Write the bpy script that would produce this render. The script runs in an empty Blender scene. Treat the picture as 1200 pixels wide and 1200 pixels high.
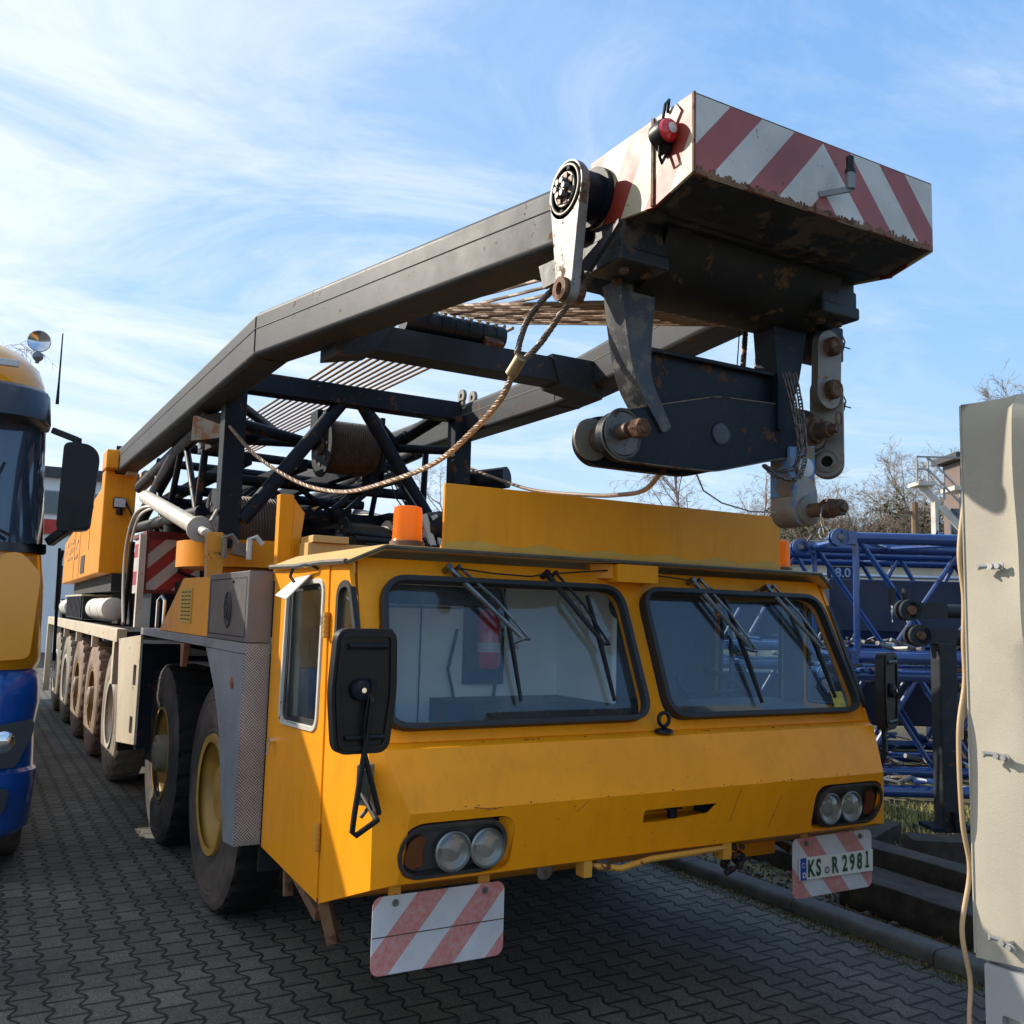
import bpy, bmesh, math, random
from mathutils import Vector, Matrix
from mathutils.geometry import tessellate_polygon
random.seed(7)
PI = math.pi
S = bpy.context.scene
# ------------------------------------------------------------------ camera, sky, sun, exposure
cd = bpy.data.cameras.new('camera'); cam = bpy.data.objects.new('camera', cd); S.collection.objects.link(cam); S.camera = cam
cd.sensor_fit = 'HORIZONTAL'; cd.sensor_width = 36; cd.lens = 1096.6/1200*36; cd.clip_end = 3000; cd.clip_start = 0.05
yaw, pit, rol = 0.5200, 0.1110, 0.0260
CAM = Vector((-2.745, -3.379, 1.798))
fw = Vector((math.sin(yaw)*math.cos(pit), math.cos(yaw)*math.cos(pit), math.sin(pit)))
rt = Vector((math.cos(yaw), -math.sin(yaw), 0)); up = rt.cross(fw)
r2 = rt*math.cos(rol)+up*math.sin(rol); u2 = up*math.cos(rol)-rt*math.sin(rol)
m = Matrix((r2, u2, -fw)).transposed().to_4x4(); m.translation = CAM; cam.matrix_world = m
SUN = Vector((-.55, .66, .49)).normalized()
el = math.asin(SUN.z); rot = math.atan2(SUN.x, SUN.y)
sd = bpy.data.lights.new('sun', 'SUN'); sd.energy = 3.5; sd.angle = math.radians(.5); sd.color = (1, .91, .78)
so = bpy.data.objects.new('sun', sd); S.collection.objects.link(so); so.rotation_euler = SUN.to_track_quat('Z', 'Y').to_euler()
so.location = (-20, 20, 20)
W = bpy.data.worlds.new('World'); S.world = W; W.use_nodes = True
nt = W.node_tree; nt.nodes.clear()
def N(t, ty, **k):
    n = t.nodes.new(ty)
    for a, b in k.items():
        if a == 'inp':
            for i, v in b.items(): n.inputs[i].default_value = v
        else: setattr(n, a, b)
    return n
def MA(t, op, a, b=None, c=None, clamp=False):
    n = t.nodes.new('ShaderNodeMath'); n.operation = op; n.use_clamp = clamp
    for i, v in enumerate((a, b, c)):
        if v is None: continue
        if isinstance(v, (int, float)): n.inputs[i].default_value = v
        else: t.links.new(v, n.inputs[i])
    return n.outputs[0]
def MIX(t, f, a, b, bt='MIX'):
    n = t.nodes.new('ShaderNodeMix'); n.data_type = 'RGBA'; n.blend_type = bt
    for i, v in ((0, f), (6, a), (7, b)):
        if isinstance(v, (int, float)): n.inputs[i].default_value = v
        elif isinstance(v, tuple): n.inputs[i].default_value = (*v[:3], 1)
        else: t.links.new(v, n.inputs[i])
    return n.outputs[2]
def RAMP(t, f, stops):
    n = t.nodes.new('ShaderNodeValToRGB'); r = n.color_ramp
    while len(r.elements) < len(stops): r.elements.new(.5)
    for e, (p, c) in zip(r.elements, stops):
        e.position = p; e.color = (*c, 1) if isinstance(c, tuple) else (c, c, c, 1)
    t.links.new(f, n.inputs[0]); return n.outputs[0]
sky = N(nt, 'ShaderNodeTexSky', sky_type='NISHITA', sun_disc=False, sun_elevation=el, sun_rotation=rot, air_density=1.0, dust_density=.6, ozone_density=2.2)
tc = N(nt, 'ShaderNodeTexCoord'); sep = N(nt, 'ShaderNodeSeparateXYZ'); nt.links.new(tc.outputs['Generated'], sep.inputs[0])
zz = MA(nt, 'ADD', MA(nt, 'MAXIMUM', sep.outputs[2], 0), .12)
cx = MA(nt, 'DIVIDE', sep.outputs[0], zz); cy = MA(nt, 'DIVIDE', sep.outputs[1], zz)
cb = N(nt, 'ShaderNodeCombineXYZ'); nt.links.new(cx, cb.inputs[0]); nt.links.new(cy, cb.inputs[1])
mp = N(nt, 'ShaderNodeMapping'); mp.inputs['Rotation'].default_value = (0, 0, .9); mp.inputs['Scale'].default_value = (.75, 1.15, 1); mp.inputs['Location'].default_value = (3.1, .7, 0)
nt.links.new(cb.outputs[0], mp.inputs[0])
n1 = N(nt, 'ShaderNodeTexNoise', inp={'Scale': 1.5, 'Detail': 11, 'Roughness': .66, 'Distortion': .9}); nt.links.new(mp.outputs[0], n1.inputs['Vector'])
n2 = N(nt, 'ShaderNodeTexNoise', inp={'Scale': .35, 'Detail': 3, 'Roughness': .5}); nt.links.new(cb.outputs[0], n2.inputs['Vector'])
vd = N(nt, 'ShaderNodeVectorMath', operation='DOT_PRODUCT'); nt.links.new(tc.outputs['Generated'], vd.inputs[0]); vd.inputs[1].default_value = (-.80, .55, .22)
side = MA(nt, 'MULTIPLY', MA(nt, 'SUBTRACT', vd.outputs['Value'], .30), .40)
cl = MA(nt, 'ADD', MA(nt, 'ADD', MA(nt, 'MULTIPLY', n1.outputs[0], 1.15), MA(nt, 'MULTIPLY', n2.outputs[0], .35)), side)
cf = RAMP(nt, cl, [(.46, .04), (.62, .20), (.76, .48), (.95, .85)])
horz = MA(nt, 'MULTIPLY', MA(nt, 'POWER', MA(nt, 'SUBTRACT', 1, MA(nt, 'MAXIMUM', sep.outputs[2], 0)), 7), .42)
cf = MA(nt, 'MAXIMUM', cf, horz)
grad = RAMP(nt, sep.outputs[2], [(.0, (.52, .70, .88)), (.25, (.30, .56, .90)), (.75, (.125, .345, .78))])
gr = MIX(nt, 1., grad, (5.2, 5.2, 5.2), 'MULTIPLY')
hsc = MIX(nt, .82, sky.outputs[0], gr)
col = MIX(nt, cf, hsc, (4.4, 4.75, 5.1))
bg = N(nt, 'ShaderNodeBackground'); bg.inputs[1].default_value = .13; nt.links.new(col, bg.inputs[0])
wo = N(nt, 'ShaderNodeOutputWorld'); nt.links.new(bg.outputs[0], wo.inputs[0])
S.view_settings.view_transform = 'Standard'; S.view_settings.look = 'None'; S.view_settings.exposure = .80; S.view_settings.gamma = 1

# ------------------------------------------------------------------ materials
MATS = {}
def mat(name, col, rough=.5, metal=0., var=.25, vs=3., rust=0., rs=7., rcol=(.10, .035, .012), dirt=0., dcol=(.16, .13, .09), ds=2., bump=.0, bs=60., coat=0., streak=0., trans=0., spec=.5, emit=None):
    if name in MATS: return MATS[name]
    M = bpy.data.materials.new(name); M.use_nodes = True; t = M.node_tree; b = t.nodes['Principled BSDF']; MATS[name] = M
    g = N(t, 'ShaderNodeTexCoord').outputs['Object']
    def noise(s, d=6, r=.6, vec=None):
        n = N(t, 'ShaderNodeTexNoise', inp={'Scale': s, 'Detail': d, 'Roughness': r}); t.links.new(vec or g, n.inputs['Vector']); return n.outputs[0]
    c = col
    v = noise(vs)
    c = MIX(t, RAMP(t, v, [(.3, 0.), (.7, 1.)]), tuple(x*(1-var) for x in col), tuple(min(1, x*(1+var*.5)) for x in col))
    ro = rough
    if streak:
        mpn = N(t, 'ShaderNodeMapping'); mpn.inputs['Scale'].default_value = (14, 14, .9); t.links.new(g, mpn.inputs[0])
        sv = noise(1.6, 5, .65, mpn.outputs[0])
        c = MIX(t, MA(t, 'MULTIPLY', RAMP(t, sv, [(.5, 0.), (.72, 1.)]), streak), c, dcol)
    if dirt:
        dv = noise(ds, 8, .68)
        c = MIX(t, MA(t, 'MULTIPLY', RAMP(t, dv, [(.42, 0.), (.68, 1.)]), dirt), c, dcol)
    if rust:
        a = noise(rs, 10, .72); a2 = noise(rs*.3, 3, .5)
        rr = RAMP(t, MA(t, 'ADD', MA(t, 'MULTIPLY', a, .7), MA(t, 'MULTIPLY', a2, .3)), [(.615-rust*.20, 0.), (.64-rust*.19, 1.)])
        c = MIX(t, rr, c, rcol); ro = MA(t, 'ADD', MA(t, 'MULTIPLY', rr, .35), rough, clamp=True)
    if isinstance(c, tuple): b.inputs['Base Color'].default_value = (*c, 1)
    else: t.links.new(c, b.inputs['Base Color'])
    rv = MA(t, 'ADD', ro, MA(t, 'MULTIPLY', MA(t, 'SUBTRACT', noise(vs*2.3), .5), .25), clamp=True)
    t.links.new(rv, b.inputs['Roughness'])
    b.inputs['Metallic'].default_value = metal; b.inputs['Specular IOR Level'].default_value = spec
    if coat: b.inputs['Coat Weight'].default_value = coat; b.inputs['Coat Roughness'].default_value = .12
    if bump:
        bn = N(t, 'ShaderNodeBump', inp={'Strength': bump, 'Distance': .01}); t.links.new(noise(bs, 4), bn.inputs['Height']); t.links.new(bn.outputs[0], b.inputs['Normal'])
    if trans: b.inputs['Transmission Weight'].default_value = trans
    if emit: b.inputs['Emission Color'].default_value = (*emit[0], 1); b.inputs['Emission Strength'].default_value = emit[1]
    return M
def stripes(name, c1, c2, ax, ay, per, off, mirror=None, dirt=.3, rust=.3, rcol=(.10, .03, .012), scr=0., duty=.5, bump=.1):
    """diagonal warning stripes: axis vectors ax, ay (object space) give the stripe coordinate"""
    M = mat(name, (1, 1, 1), .5, dirt=dirt, rust=0, rcol=rcol, rs=9)
    t = M.node_tree; b = t.nodes['Principled BSDF']
    g = N(t, 'ShaderNodeTexCoord').outputs['Object']; s = N(t, 'ShaderNodeSeparateXYZ'); t.links.new(g, s.inputs[0])
    u = s.outputs[ax]; w = s.outputs[2]
    if mirror is not None: u = MA(t, 'ABSOLUTE', MA(t, 'SUBTRACT', u, mirror))
    f = MA(t, 'FRACT', MA(t, 'DIVIDE', MA(t, 'ADD', MA(t, 'ADD', u, MA(t, 'MULTIPLY', w, ay)), off), per))
    k = MA(t, 'GREATER_THAN', f, duty)
    base = MIX(t, k, c1, c2)
    if scr:
        n = N(t, 'ShaderNodeTexNoise', inp={'Scale': 45, 'Detail': 6, 'Roughness': .8}); t.links.new(g, n.inputs['Vector'])
        base = MIX(t, MA(t, 'MULTIPLY', RAMP(t, n.outputs[0], [(.42, 0.), (.66, 1.)]), MA(t, 'MULTIPLY', k, scr)), base, (.62, .5, .5))
    old = b.inputs['Base Color'].links[0].from_socket
    t.links.new(MIX(t, 1., base, old, 'MULTIPLY'), b.inputs['Base Color'])
    # rust over the top again
    n = N(t, 'ShaderNodeTexNoise', inp={'Scale': 24, 'Detail': 10, 'Roughness': .72}); t.links.new(g, n.inputs['Vector'])
    if rust:
        rr = RAMP(t, n.outputs[0], [(.71-rust*.20, 0.), (.725-rust*.20, 1.)])
        t.links.new(MIX(t, rr, b.inputs['Base Color'].links[0].from_socket, rcol), b.inputs['Base Color'])
    return M
def glass(name, tint, refl=1.0, rough=.01, fmin=.04, haze=.07):
    if name in MATS: return MATS[name]
    M = bpy.data.materials.new(name); M.use_nodes = True; t = M.node_tree; t.nodes.clear(); MATS[name] = M
    tr = N(t, 'ShaderNodeBsdfTransparent'); tr.inputs[0].default_value = (*tint, 1)
    gl = N(t, 'ShaderNodeBsdfGlossy'); gl.inputs['Roughness'].default_value = rough; gl.inputs[0].default_value = (.92, .97, 1, 1)
    lw = N(t, 'ShaderNodeLayerWeight', inp={'Blend': .5})
    f = MA(t, 'ADD', MA(t, 'MULTIPLY', MA(t, 'POWER', lw.outputs['Facing'], 4.), refl), fmin, clamp=True)
    df = N(t, 'ShaderNodeBsdfDiffuse'); df.inputs[0].default_value = (.35, .36, .34, 1)
    g = N(t, 'ShaderNodeTexCoord').outputs['Object']; n = N(t, 'ShaderNodeTexNoise', inp={'Scale': 4, 'Detail': 9, 'Roughness': .75}); t.links.new(g, n.inputs['Vector'])
    m0 = N(t, 'ShaderNodeMixShader'); t.links.new(MA(t, 'MULTIPLY', RAMP(t, n.outputs[0], [(.35, 0.), (.8, 1.)]), haze), m0.inputs[0]); t.links.new(tr.outputs[0], m0.inputs[1]); t.links.new(df.outputs[0], m0.inputs[2])
    mx = N(t, 'ShaderNodeMixShader'); t.links.new(f, mx.inputs[0]); t.links.new(m0.outputs[0], mx.inputs[1]); t.links.new(gl.outputs[0], mx.inputs[2])
    o = N(t, 'ShaderNodeOutputMaterial'); t.links.new(mx.outputs[0], o.inputs[0]); return M

YEL = mat('yellow_paint', (.92, .335, .003), .42, spec=.3, var=.10, vs=1.5, rust=.0, rs=18, dirt=.30, dcol=(.56, .20, .008), ds=2.6, streak=.26, coat=.04, bump=.04, bs=5)
YELW = mat('worn_yellow_paint', (.68, .30, .015), .5, var=.18, vs=4, rust=.22, rs=9, dirt=.3, dcol=(.36, .24, .10), streak=.2)
YELP = mat('pale_yellow_paint', (.70, .42, .12), .5, var=.12, vs=1.6, dirt=.35, dcol=(.55, .42, .24), streak=.3)  # paler, creamier yellow for the roof and cross member
DK = mat('dark_grey_paint', (.026, .030, .036), .52, spec=.22, var=.25, vs=2, dirt=.3, dcol=(.055, .054, .052), rust=.12, rs=16, rcol=(.16, .07, .03), bump=.05, bs=9)
DKB = mat('blue_black_paint', (.008, .013, .021), .48, spec=.16, var=.3, vs=3, rust=.22, rs=12, rcol=(.10, .045, .022), dirt=.25, dcol=(.030, .032, .034), bump=.08, bs=14)
WORN = mat('chipped_black_paint', (.012, .015, .019), .48, spec=.3, var=.3, vs=4, rust=.42, rs=9, rcol=(.060, .042, .030), dirt=.4, dcol=(.03, .025, .02), bump=.15, bs=25)
STEEL = mat('bare_worn_steel', (.19, .20, .205), .50, .4, var=.3, vs=7, rust=.34, rs=16, rcol=(.13, .075, .04), dirt=.35, dcol=(.17, .12, .07), bump=.15, bs=30)
LINK = mat('grey_brown_steel', (.20, .175, .145), .5, .2, var=.3, vs=6, rust=.3, rs=10, rcol=(.19, .11, .06), dirt=.4, dcol=(.2, .15, .09), bump=.12, bs=30)
RUST = mat('rusty_steel', (.17, .085, .04), .75, .1, var=.45, vs=9, rust=.5, rs=14, rcol=(.08, .035, .018), bump=.25, bs=40)
BOLT = mat('dark_rusty_bolt', (.12, .075, .05), .55, .4, var=.4, vs=16, rust=.5, rs=20, bump=.2, bs=60)
ROPE = mat('wire_rope', (.21, .14, .092), .55, .25, var=.35, vs=14, dirt=.3, dcol=(.10, .06, .035))
ROPED = mat('dark_wire_rope', (.13, .095, .07), .5, .3, var=.35, vs=14)
BLK = mat('black_plastic', (.005, .0055, .007), .42, spec=.3, var=.2, dirt=.15, dcol=(.06, .06, .06), bump=.05)
RUB = mat('rubber_seal', (.014, .015, .017), .55, var=.2)
DEEP = mat('dark_recess', (.012, .012, .013), .8, var=.3, vs=8)
ALU = mat('aluminium_sheet', (.19, .19, .20), .42, .7, var=.12, vs=3, dirt=.35, dcol=(.24, .22, .19), streak=.25)
CREAM = mat('dusty_cream_paint', (.60, .52, .38), .6, var=.12, dirt=.4, dcol=(.40, .32, .21), rust=.12, rs=13, streak=.3)
WHT = mat('dirty_white_paint', (.62, .60, .54), .5, var=.1, dirt=.45, dcol=(.34, .28, .2), rust=.1, rs=12)
CHR = mat('chrome', (.8, .8, .8), .08, 1., var=.05)
WIPE = mat('wiper_metal', (.10, .10, .10), .3, .7, var=.2)
BULK = mat('grey_white_bulkhead', (.88, .92, .90), .6, var=.06, vs=1.5)
SEAT = mat('dark_blue_seat', (.03, .045, .08), .8, var=.3, vs=20)
GLW = glass('windscreen_glass', (.93, .97, .98), .8, .01, .036)
GLS = glass('side_glass', (.90, .96, .92), .8, .01, .05)
def tyre_mat(name, c, d, dc):
    return mat(name, c, .8, var=.3, vs=5, dirt=d, dcol=dc, ds=2.2, bump=.25, bs=22)
TYF = tyre_mat('brown_dusted_rubber', (.035, .030, .027), .8, (.15, .108, .08))
TREAD = mat('shaded_tread_rubber', (.014, .013, .012), .9, var=.3, dirt=.3, dcol=(.035, .028, .022), spec=.2)  # front tread: the deep shadow on it is put into the rubber colour
TYR = tyre_mat('dusty_cream_rubber', (.20, .17, .13), .9, (.42, .35, .26))
TYP = tyre_mat('dusty_reddish_rubber', (.20, .14, .10), .9, (.40, .27, .19))
HUBY = mat('dusty_yellow_rim', (.42, .23, .035), .5, var=.25, vs=6, dirt=.55, dcol=(.22, .15, .07), rust=.15)
HUBB = mat('dusty_brown_hub', (.24, .18, .12), .65, var=.3, vs=8, dirt=.4, dcol=(.30, .24, .16))
ORANGE = bpy.data.materials.new('orange_lens'); ORANGE.use_nodes = True
_t = ORANGE.node_tree; _p = _t.nodes['Principled BSDF']; _p.inputs['Base Color'].default_value = (1, .28, .01, 1); _p.inputs['Roughness'].default_value = .2
_tr = N(_t, 'ShaderNodeBsdfTranslucent'); _tr.inputs[0].default_value = (1, .44, .04, 1); _mx = N(_t, 'ShaderNodeMixShader'); _mx.inputs[0].default_value = .55
_t.links.new(_p.outputs[0], _mx.inputs[1]); _t.links.new(_tr.outputs[0], _mx.inputs[2]); _t.links.new(_mx.outputs[0], _t.nodes['Material Output'].inputs[0])
AMB = mat('amber_lens', (.45, .12, .02), .2, var=.1)
REDL = mat('red_lens', (.62, .02, .03), .15, var=.1, coat=.5)
BLUE = mat('blue_lattice_paint', (.008, .046, .20), .28, var=.25, vs=3, rust=.04, rs=14, dirt=.2, dcol=(.02, .04, .09), coat=.7)
BLUED = mat('navy_panel_paint', (.004, .012, .050), .4, var=.2, vs=1, dirt=.15, dcol=(.04, .05, .08))

# ------------------------------------------------------------------ mesh helpers
def axes(d, hint=(0, 0, 1)):
    d = Vector(d).normalized(); h = Vector(hint)
    if abs(d.dot(h)) > .97: h = Vector((1, 0, 0)) if abs(d.x) < .9 else Vector((0, 1, 0))
    a = h.cross(d).normalized(); return d, a, d.cross(a)
class MB:
    def __init__(s): s.bm = bmesh.new(); s.mi = 0
    def faces(s, vs, fs):
        v = [s.bm.verts.new(p) for p in vs]
        for f in fs:
            try: q = s.bm.faces.new([v[i] for i in f]); q.material_index = s.mi
            except ValueError: pass
        return s
    def hexa(s, p): return s.faces(p, [(0, 3, 2, 1), (4, 5, 6, 7), (0, 1, 5, 4), (1, 2, 6, 5), (2, 3, 7, 6), (3, 0, 4, 7)])
    def box(s, x0, x1, y0, y1, z0, z1): return s.hexa([(x0, y0, z0), (x1, y0, z0), (x1, y1, z0), (x0, y1, z0), (x0, y0, z1), (x1, y0, z1), (x1, y1, z1), (x0, y1, z1)])
    def obox(s, c, hx, hy, hz):
        c, hx, hy, hz = map(Vector, (c, hx, hy, hz))
        return s.hexa([c-hx-hy-hz, c+hx-hy-hz, c+hx+hy-hz, c-hx+hy-hz, c-hx-hy+hz, c+hx-hy+hz, c+hx+hy+hz, c-hx+hy+hz])
    def beam(s, a, b, w, h, hint=(0, 0, 1), w2=None, h2=None):
        a, b = Vector(a), Vector(b); d, sx, uz = axes(b-a, hint); w2 = w2 or w; h2 = h2 or h
        P = []
        for p, ww, hh in ((a, w, h), (b, w2, h2)):
            P.append([p-sx*ww/2-uz*hh/2, p+sx*ww/2-uz*hh/2, p+sx*ww/2+uz*hh/2, p-sx*ww/2+uz*hh/2])
        return s.faces(P[0]+P[1], [(3, 2, 1, 0), (4, 5, 6, 7), (0, 1, 5, 4), (1, 2, 6, 5), (2, 3, 7, 6), (3, 0, 4, 7)])
    def tube(s, pts, r, n=8, cap=True, closed=False):
        pts = [Vector(p) for p in pts]; L = len(pts); R = r if isinstance(r, (list, tuple)) else [r]*L
        rings = []; prev = None
        for i, p in enumerate(pts):
            if closed: d = pts[(i+1) % L]-pts[i-1]
            else: d = pts[min(i+1, L-1)]-pts[max(i-1, 0)]
            if d.length < 1e-9: d = Vector((0, 0, 1))
            d.normalize()
            if prev is None: _, a, b = axes(d)
            else:
                a = prev-d*prev.dot(d)
                if a.length < 1e-6: _, a, b = axes(d)
                a.normalize(); b = d.cross(a)
            prev = a
            rings.append([s.bm.verts.new(p+a*R[i]*math.cos(2*PI*k/n)+b*R[i]*math.sin(2*PI*k/n)) for k in range(n)])
        rr = list(zip(rings, rings[1:]))+([(rings[-1], rings[0])] if closed else [])
        for A, B in rr:
            for k in range(n):
                f = s.bm.faces.new((A[k], A[(k+1) % n], B[(k+1) % n], B[k])); f.material_index = s.mi
        if cap and not closed:
            f = s.bm.faces.new(rings[0][::-1]); f.material_index = s.mi
            f = s.bm.faces.new(rings[-1]); f.material_index = s.mi
        return s
    def cyl(s, a, b, r, n=24, r1=None): return s.tube([a, b], [r, r if r1 is None else r1], n)
    def lathe(s, prof, o, ax, n=32, mod=None, cap=(1, 1)):
        """prof: (distance along axis, radius)"""
        o = Vector(o); d, a, b = axes(ax); rings = []
        for j, (t, r) in enumerate(prof):
            rings.append([s.bm.verts.new(o+d*t+(a*math.cos(2*PI*k/n)+b*math.sin(2*PI*k/n))*(r+(mod(j, k) if mod else 0))) for k in range(n)])
        for A, B in zip(rings, rings[1:]):
            for k in range(n):
                f = s.bm.faces.new((A[k], A[(k+1) % n], B[(k+1) % n], B[k])); f.material_index = s.mi
        for R_, rv, cc in ((rings[0], 1, cap[0]), (rings[-1], 0, cap[1])):
            if not cc: continue
            f = s.bm.faces.new(R_[::-1] if rv else R_); f.material_index = s.mi
        return s
    def plate(s, o, u, v, outer, holes=(), th=.01):
        """flat plate in plane o+u*a+v*b, extruded by th along u x v, with real holes"""
        o, u, v = map(Vector, (o, u, v)); nrm = u.cross(v).normalized()*th
        loops = [list(outer)]+[list(h) for h in holes]
        P = [[o+u*a+v*b for a, b in l] for l in loops]
        tr = tessellate_polygon(P); flat = [p for l in P for p in l]
        A = [s.bm.verts.new(p) for p in flat]; B = [s.bm.verts.new(p+nrm) for p in flat]
        for t in tr:
            for V in (A, B):
                try: f = s.bm.faces.new([V[i] for i in t]); f.material_index = s.mi
                except ValueError: pass
        k = 0
        for l in loops:
            n = len(l)
            for i in range(n):
                j = (i+1) % n
                try: f = s.bm.faces.new((A[k+i], A[k+j], B[k+j], B[k+i])); f.material_index = s.mi
                except ValueError: pass
            k += n
        return s
    def build(s, name, mats, parent=None, bevel=0., seg=2, ang=38, at=None, recalc=True):
        root = parent
        while root is not None and root.parent is not None: root = root.parent
        off = root.location.copy() if root is not None else Vector(at or (0, 0, 0))
        bmesh.ops.translate(s.bm, verts=s.bm.verts, vec=-off)
        if recalc: bmesh.ops.recalc_face_normals(s.bm, faces=s.bm.faces)
        me = bpy.data.meshes.new(name); s.bm.to_mesh(me); s.bm.free()
        for q in (mats if isinstance(mats, (list, tuple)) else [mats]): me.materials.append(q)
        me.shade_smooth(); me.set_sharp_from_angle(angle=math.radians(ang))
        o = bpy.data.objects.new(name, me); S.collection.objects.link(o)
        if parent is not None: o.parent = parent
        else: o.location = off
        if bevel:
            b = o.modifiers.new('bevel', 'BEVEL'); b.width = bevel; b.segments = seg; b.limit_method = 'ANGLE'; b.angle_limit = math.radians(40); b.harden_normals = True
        return o
def rr(x0, x1, y0, y1, r, n=6):
    P = []
    for cx_, cy_, a0 in ((x1-r, y0+r, -90), (x1-r, y1-r, 0), (x0+r, y1-r, 90), (x0+r, y0+r, 180)):
        for i in range(n+1):
            a = math.radians(a0+90*i/n); P.append((cx_+r*math.cos(a), cy_+r*math.sin(a)))
    return P
def rpoly(pts, r, n=5):
    """polygon with rounded corners"""
    out = []; L = len(pts)
    for i in range(L):
        p = Vector(pts[i]); a = (Vector(pts[i-1])-p); b = (Vector(pts[(i+1) % L])-p); rr_ = r[i] if isinstance(r, (list, tuple)) else r
        t = min(rr_, a.length*.49, b.length*.49); A = p+a.normalized()*t; B = p+b.normalized()*t
        for k in range(n+1):
            f = k/n; q = A*(1-f)**2+p*2*f*(1-f)+B*f*f; out.append((q.x, q.y))
    return out
def inset(pts, d):
    c = Vector((sum(p[0] for p in pts)/len(pts), sum(p[1] for p in pts)/len(pts))); out = []; L = len(pts)
    for i in range(L):
        a, p, b = Vector(pts[i-1]), Vector(pts[i]), Vector(pts[(i+1) % L]); t = (b-a)
        if t.length < 1e-9: t = Vector((1, 0))
        n = Vector((-t.y, t.x)).normalized()
        if n.dot(c-p) < 0: n = -n
        out.append(tuple(p+n*d))
    return out
def circ(cx_, cy_, r, n=24, ry=None): return [(cx_+r*math.cos(2*PI*i/n), cy_+(ry or r)*math.sin(2*PI*i/n)) for i in range(n)]
def tag(o, label=None, cat=None, group=None, kind=None):
    for k, v in (('label', label), ('category', cat), ('group', group), ('kind', kind)):
        if v: o[k] = v
    return o
def thing(name, loc, label, cat, group=None):
    o = bpy.data.objects.new(name, None); S.collection.objects.link(o); o.location = loc; o.empty_display_size = .2
    return tag(o, label, cat, group)
def copy_tree(o, parent=None):
    c = o.copy(); S.collection.objects.link(c)
    if parent is not None: c.parent = parent
    for ch in list(o.children): copy_tree(ch, c)
    return c
def text(mb, body, size, o, u, v, th=.003, align='LEFT', sx=1., bold=0.):
    cu = bpy.data.curves.new('t', 'FONT'); cu.body = body; cu.size = size; cu.extrude = 0; cu.align_x = align; cu.offset = bold; cu.resolution_u = 3
    ob = bpy.data.objects.new('t', cu); S.collection.objects.link(ob)
    dg = bpy.context.evaluated_depsgraph_get(); me = bpy.data.meshes.new_from_object(ob.evaluated_get(dg))
    o, u, v = map(Vector, (o, u, v)); n = u.cross(v).normalized()
    V = [o+u*(p.co.x*sx)+v*p.co.y+n*th for p in me.vertices]
    mb.faces(V, [tuple(p.vertices) for p in me.polygons])
    bpy.data.objects.remove(ob); bpy.data.curves.remove(cu); bpy.data.meshes.remove(me)
def lerp(a, b, t): return Vector(a).lerp(Vector(b), t)
#@@SECTION setting
# yard frame: the stored boom sections, sheds and tree line run along YE, away from the paved lane along YN
YE = Vector((math.cos(.52), -math.sin(.52), 0)); YN = Vector((math.sin(.52), math.cos(.52), 0)); YO = Vector((-2.745, -3.379, 0))
def yd(l, d, z=0.): return YO+YE*l+YN*d+Vector((0, 0, z))
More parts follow.
